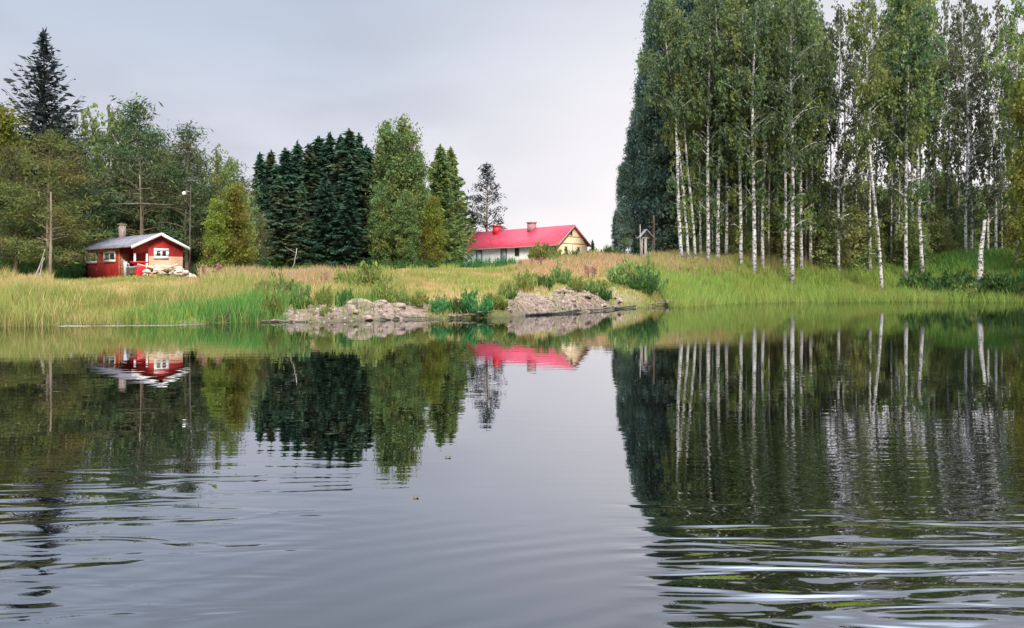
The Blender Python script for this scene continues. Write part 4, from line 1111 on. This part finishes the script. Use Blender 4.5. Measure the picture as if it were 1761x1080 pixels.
# rubble heap before the gable
for k in range(70):
    f = rr.uniform(0, 1); px = 248 + 86 * f
    D = 40.4 + rr.uniform(-0.7, 0.7) + 0.6 * f
    hgt = 0.55 * (1 - abs(2 * f - 0.85) ** 2 * 0.8)
    s = 0.09 + 0.24 * rr.random() ** 2
    rock(PALE[rr.randrange(4)], X_at(px, D), D, s, 'pale stone in the rubble heap before the cabin gable', 'stones of the rubble heap', dz=0.2 + max(0, hgt * rr.uniform(0.2, 1.0)))
for k, (px, a) in enumerate(((262, 0.25), (283, -0.35), (300, 0.15))):
    mb = MB(); mb.box(-0.7, 0.7, -0.06, 0.06, -0.02, 0.02)
    o = mb.obj('plank', M['tan_planks']); D = 40.0
    o.location = (X_at(px, D), D, gz1(X_at(px, D), D) + 0.62 - 0.05 * k); o.rotation_euler = (0.3, a, 0.3 + k * 0.5)
    tag(o, ('bare plank on the left end of the rubble heap', 'bare plank tilted across the middle of the rubble heap', 'bare plank on the right slope of the rubble heap')[k], 'plank')

# ------------------------------------------------------------------ red roofed house
hz = 3.35
hs = empty('long_house', (4.77, 84.0, hz), math.atan2(0.66, 0.753))
tag(hs, 'long low house with a bright red metal roof and cream gable', 'house')
HW, HL, HE, HA = 4.33, 15.9, 5.62 - hz, 7.50 - hz
hsl = (HA - HE) / (HW / 2)
hr = lambda x: HE + hsl * min(x, HW - x) - 0.05
mb = MB()
mb.box(0.0, 0.25, 0.25, HL, -1.4, hr(0.0)); mb.box(HW - 0.25, HW, 0.25, HL, -1.4, hr(0)); mb.obj('side_wall', M['walling'], hs)
mb = MB()
mb.prism([(0, -1.4), (HW, -1.4), (HW, hr(0)), (HW / 2, hr(HW / 2)), (0, hr(0))], 'y', 0.0, 0.248)
gw = mb.obj('gable_wall', M['cream_planks'], hs)
mb = MB()
mb.prism([(0.252, -1.4), (HW - 0.252, -1.4), (HW - 0.252, hr(0.252)), (HW / 2, hr(HW / 2)), (0.252, hr(0.252))], 'y', HL - 0.25, HL - 0.002)
mb.obj('gable_wall', M['cream_planks'], hs)
mb = MB(); mb.box(0.25, HW - 0.25, -0.03, -0.002, 5.58 - hz, 5.66 - hz); mb.box(1.1, HW - 1.1, -0.03, -0.002, 6.3 - hz, 6.36 - hz); mb.box(2.0, 2.09, -0.03, -0.002, 4.6 - hz, 5.578 - hz); mb.obj('trim_board', M['tan_planks'], gw)
mb = MB(); th = 0.1; ov = 0.3
mb.prism([(-ov, HE - hsl * ov), (HW / 2, HA), (HW / 2, HA + th), (-ov, HE - hsl * ov + th)], 'y', -0.3, HL + 0.3)
mb.prism([(HW / 2 + 0.001, HA), (HW + ov, HE - hsl * ov), (HW + ov, HE - hsl * ov + th), (HW / 2 + 0.001, HA + th)], 'y', -0.3, HL + 0.3)
rf = mb.obj('roof', M['red_roof'], hs)
mb = MB()
for a, b_ in (((-ov, HE - hsl * ov), (HW / 2, HA)), ((HW / 2 + 0.001, HA), (HW + ov, HE - hsl * ov))):
    mb.prism([(a[0], a[1] - 0.1), (b_[0], b_[1] - 0.1), (b_[0], b_[1] + 0.08), (a[0], a[1] + 0.08)], 'y', -0.35, -0.302)
mb.obj('bargeboard', M['grey_wood'], rf)
mb = MB(); mb.tube([(-ov - 0.07, -0.3, HE - hsl * ov), (-ov - 0.07, HL + 0.3, HE - hsl * ov)], [0.06, 0.06], 8); mb.obj('gutter', M['brick'], rf)
def chimney(yc, mat, h1, wx_):
    mb = MB(); mb.box(HW / 2 - 0.55, HW / 2 + 0.1, yc - wx_, yc + wx_, HA - 0.5, HA + h1); mb.box(HW / 2 - 0.62, HW / 2 + 0.17, yc - wx_ - .07, yc + wx_ + .07, HA + h1, HA + h1 + 0.12)
    return mb.obj('chimney', M[mat], rf)
M['pink_brick'] = surf_mat('pinkish brick', (0.34, 0.16, 0.18), (0.48, 0.26, 0.28), 6.0, 0.9, bump=0.4)
def l_at(px, xo=2.17):
    a = (px - CX) / F
    return (4.77 + 0.753 * xo - (84 + 0.66 * xo) * a) / (0.659 + 0.752 * a)
chimney(l_at(857), 'red_plastic', 0.55, 0.38); chimney(l_at(917), 'pink_brick', 0.6, 0.38)
for px, z0, z1, hw, mt in ((824, 3.5, 5.2, 0.42, 'door_grey'), (866.5, 3.6, 5.35, 0.4, 'door_grey'), (889.5, 4.45, 5.3, 0.35, None)):
    l = l_at(px, 0.0)
    if mt:
        mb = MB(); mb.box(-0.03, -0.002, l - hw, l + hw, z0 - hz, z1 - hz); d_ = mb.obj('door', M[mt], hs)
        mb = MB(); mb.box(-0.06, -0.001, l - hw - .1, l + hw + .1, z1 - hz + .001, z1 - hz + .1); mb.box(-0.06, -0.001, l - hw - .1, l - hw - .001, z0 - hz, z1 - hz); mb.box(-0.06, -0.001, l + hw + .001, l + hw + .1, z0 - hz, z1 - hz); mb.obj('frame', M['dark_green'], d_)
    else:
        window(hs, 'x', l - hw, l + hw, z0 - hz, z1 - hz, 0.08, 1, 0.0, fmat='dark_green')
for xc in (1.09, 2.95):
    window(hs, 'y', xc - 0.22, xc + 0.22, 4.75 - hz, 5.3 - hz, 0.07, 0, 0.0, fmat='grey_wood')
window(hs, 'y', 1.75, 2.05, 6.45 - hz, 7.0 - hz, 0.05, 0, 0.0, nm='attic_window', fmat='grey_wood')

# fence post before the house
for px, yt, D, lb in ((867, 440, 73.0, 'dark green post standing in the nettles before the house'), (856, 444, 74.5, 'shorter dark green post left of the taller one before the house')):
    x = X_at(px, D); z = gz1(x, D)
    root = empty('fence_post', (x, D, z - 0.1)); tag(root, lb, 'post')
    mb = MB(); hh = Z_at(yt, D) - z + 0.1
    mb.tube([(0, 0, 0), (0, 0, hh)], [0.06, 0.055], 8); mb.obj('shaft', M['dark_green'], root, True)
    mb = MB(); mb.tube([(0, 0, hh), (0, 0, hh + 0.06)], [0.075, 0.03], 8); mb.obj('cap', M['dark_green'], root, True)

# little roofed shelter at the wood edge
D = 69.0; x = X_at(1110, D); z = gz1(x, D)
root = empty('roofed_shelter', (x, D, z - 0.1), 0.15); tag(root, 'little wooden shelter with a steep roof on pale posts at the wood edge', 'shelter')
hh = Z_at(409, D) - z + 0.1; ha = Z_at(396, D) - z + 0.1
mb = MB(); mb.box(-0.09, 0.09, -0.09, 0.09, 0, hh - 0.061); mb.obj('post', M['grey_wood'], root)
mb = MB(); mb.box(-0.36, -0.27, -0.05, 0.05, 0, hh - 0.061); mb.obj('post', M['grey_wood'], root)
mb = MB(); mb.box(-0.45, 0.45, -0.07, 0.07, hh - 0.06, hh + 0.04); mb.obj('crossbeam', M['grey_wood'], root)
mb = MB()
mb.prism([(-0.62, hh - 0.08), (0, ha), (0, ha + 0.08), (-0.62, hh)], 'y', -0.45, 0.45)
mb.prism([(0.001, ha), (0.62, hh - 0.08), (0.62, hh), (0.001, ha + 0.08)], 'y', -0.45, 0.45)
mb.obj('roof', M['felt_roof'], root)
mb = MB(); xx = X_at(1101.5, 68.5); zz = gz1(xx, 68.5)
mb.tube([(0, 0, 0), (-0.03, 0, Z_at(384, 68.5) - zz)], [0.04, 0.025], 6)
o = mb.obj('thin_pole', M['grey_wood'], None, True); o.location = (xx, 68.5, zz - 0.1); tag(o, 'thin pale pole left of the little roofed shelter', 'pole')

# fireweed spikes in the meadow before the middle trees
def fireweed(seed):
    rs = np.random.default_rng(seed); st = MB(); fl = MB()
    for k in range(7):
        a = rs.uniform(0, 6.28); q = rs.uniform(0, 0.25); hh_ = rs.uniform(0.8, 1.15)
        p = np.array([math.cos(a) * q, math.sin(a) * q, 0])
        st.tube([p, p + [0, 0, hh_]], [0.012, 0.008], 4)
        n = 16; c = p + np.stack([rs.normal(0, 0.045, n), rs.normal(0, 0.045, n), rs.uniform(0.5, 1.0, n) * hh_], 1)
        leaves(fl, c, 0.045, rs, aspect=0.6)
    return st.mesh('stems', M['bush_dark']), fl.mesh('flowers', M['fireweed'])
FW = [fireweed(5), fireweed(6)]
for k, (px, D) in enumerate(((628, 41), (634, 42), (622, 42.5), (350, 36), (375, 37), (560, 41), (1170, 63), (1183, 64), (1195, 63.5), (1160, 64), (1015, 55), (1022, 54), (1008, 56), (895, 64), (915, 65), (930, 64))):
    x = X_at(px, D)
    root = empty('fireweed_plant', (x, D, gz1(x, D) - 0.03), k * 1.1, (1, 1, 1.05)); tag(root, 'reddish pink fireweed spikes standing up in the bank grass', 'plant', 'fireweed plants in the bank grass')
    link('stems', FW[k % 2][0], root); link('flowers', FW[k % 2][1], root)

# floating leaves on the lake
for px, py, lb in ((769, 787, 'dark leaf floating below the reflected green trees'), (714, 856, 'tiny dark leaf floating in the open middle of the lake')):
    D = CAM_H * F / (py - HY)
    mb = MB()
    a = np.linspace(0, 2 * np.pi, 12, endpoint=False); s = 0.022 if py < 800 else 0.016
    top = [(s * math.cos(q) * (1 + .3 * math.cos(q)), s * 1.3 * math.sin(q), 0.006 + 0.006 * math.cos(2 * q)) for q in a]
    V = top + [(v[0], v[1], v[2] - 0.004) for v in top]
    mb.add(V, [(i, 12 + i, 12 + (i + 1) % 12, (i + 1) % 12) for i in range(12)], [(0, i, i + 1) for i in range(1, 11)] + [(12, 12 + i + 1, 12 + i) for i in range(1, 11)])
    o = mb.obj('floating_leaf', M['bark']); o.location = (X_at(px, D), D, 0.001); tag(o, lb, 'leaf')
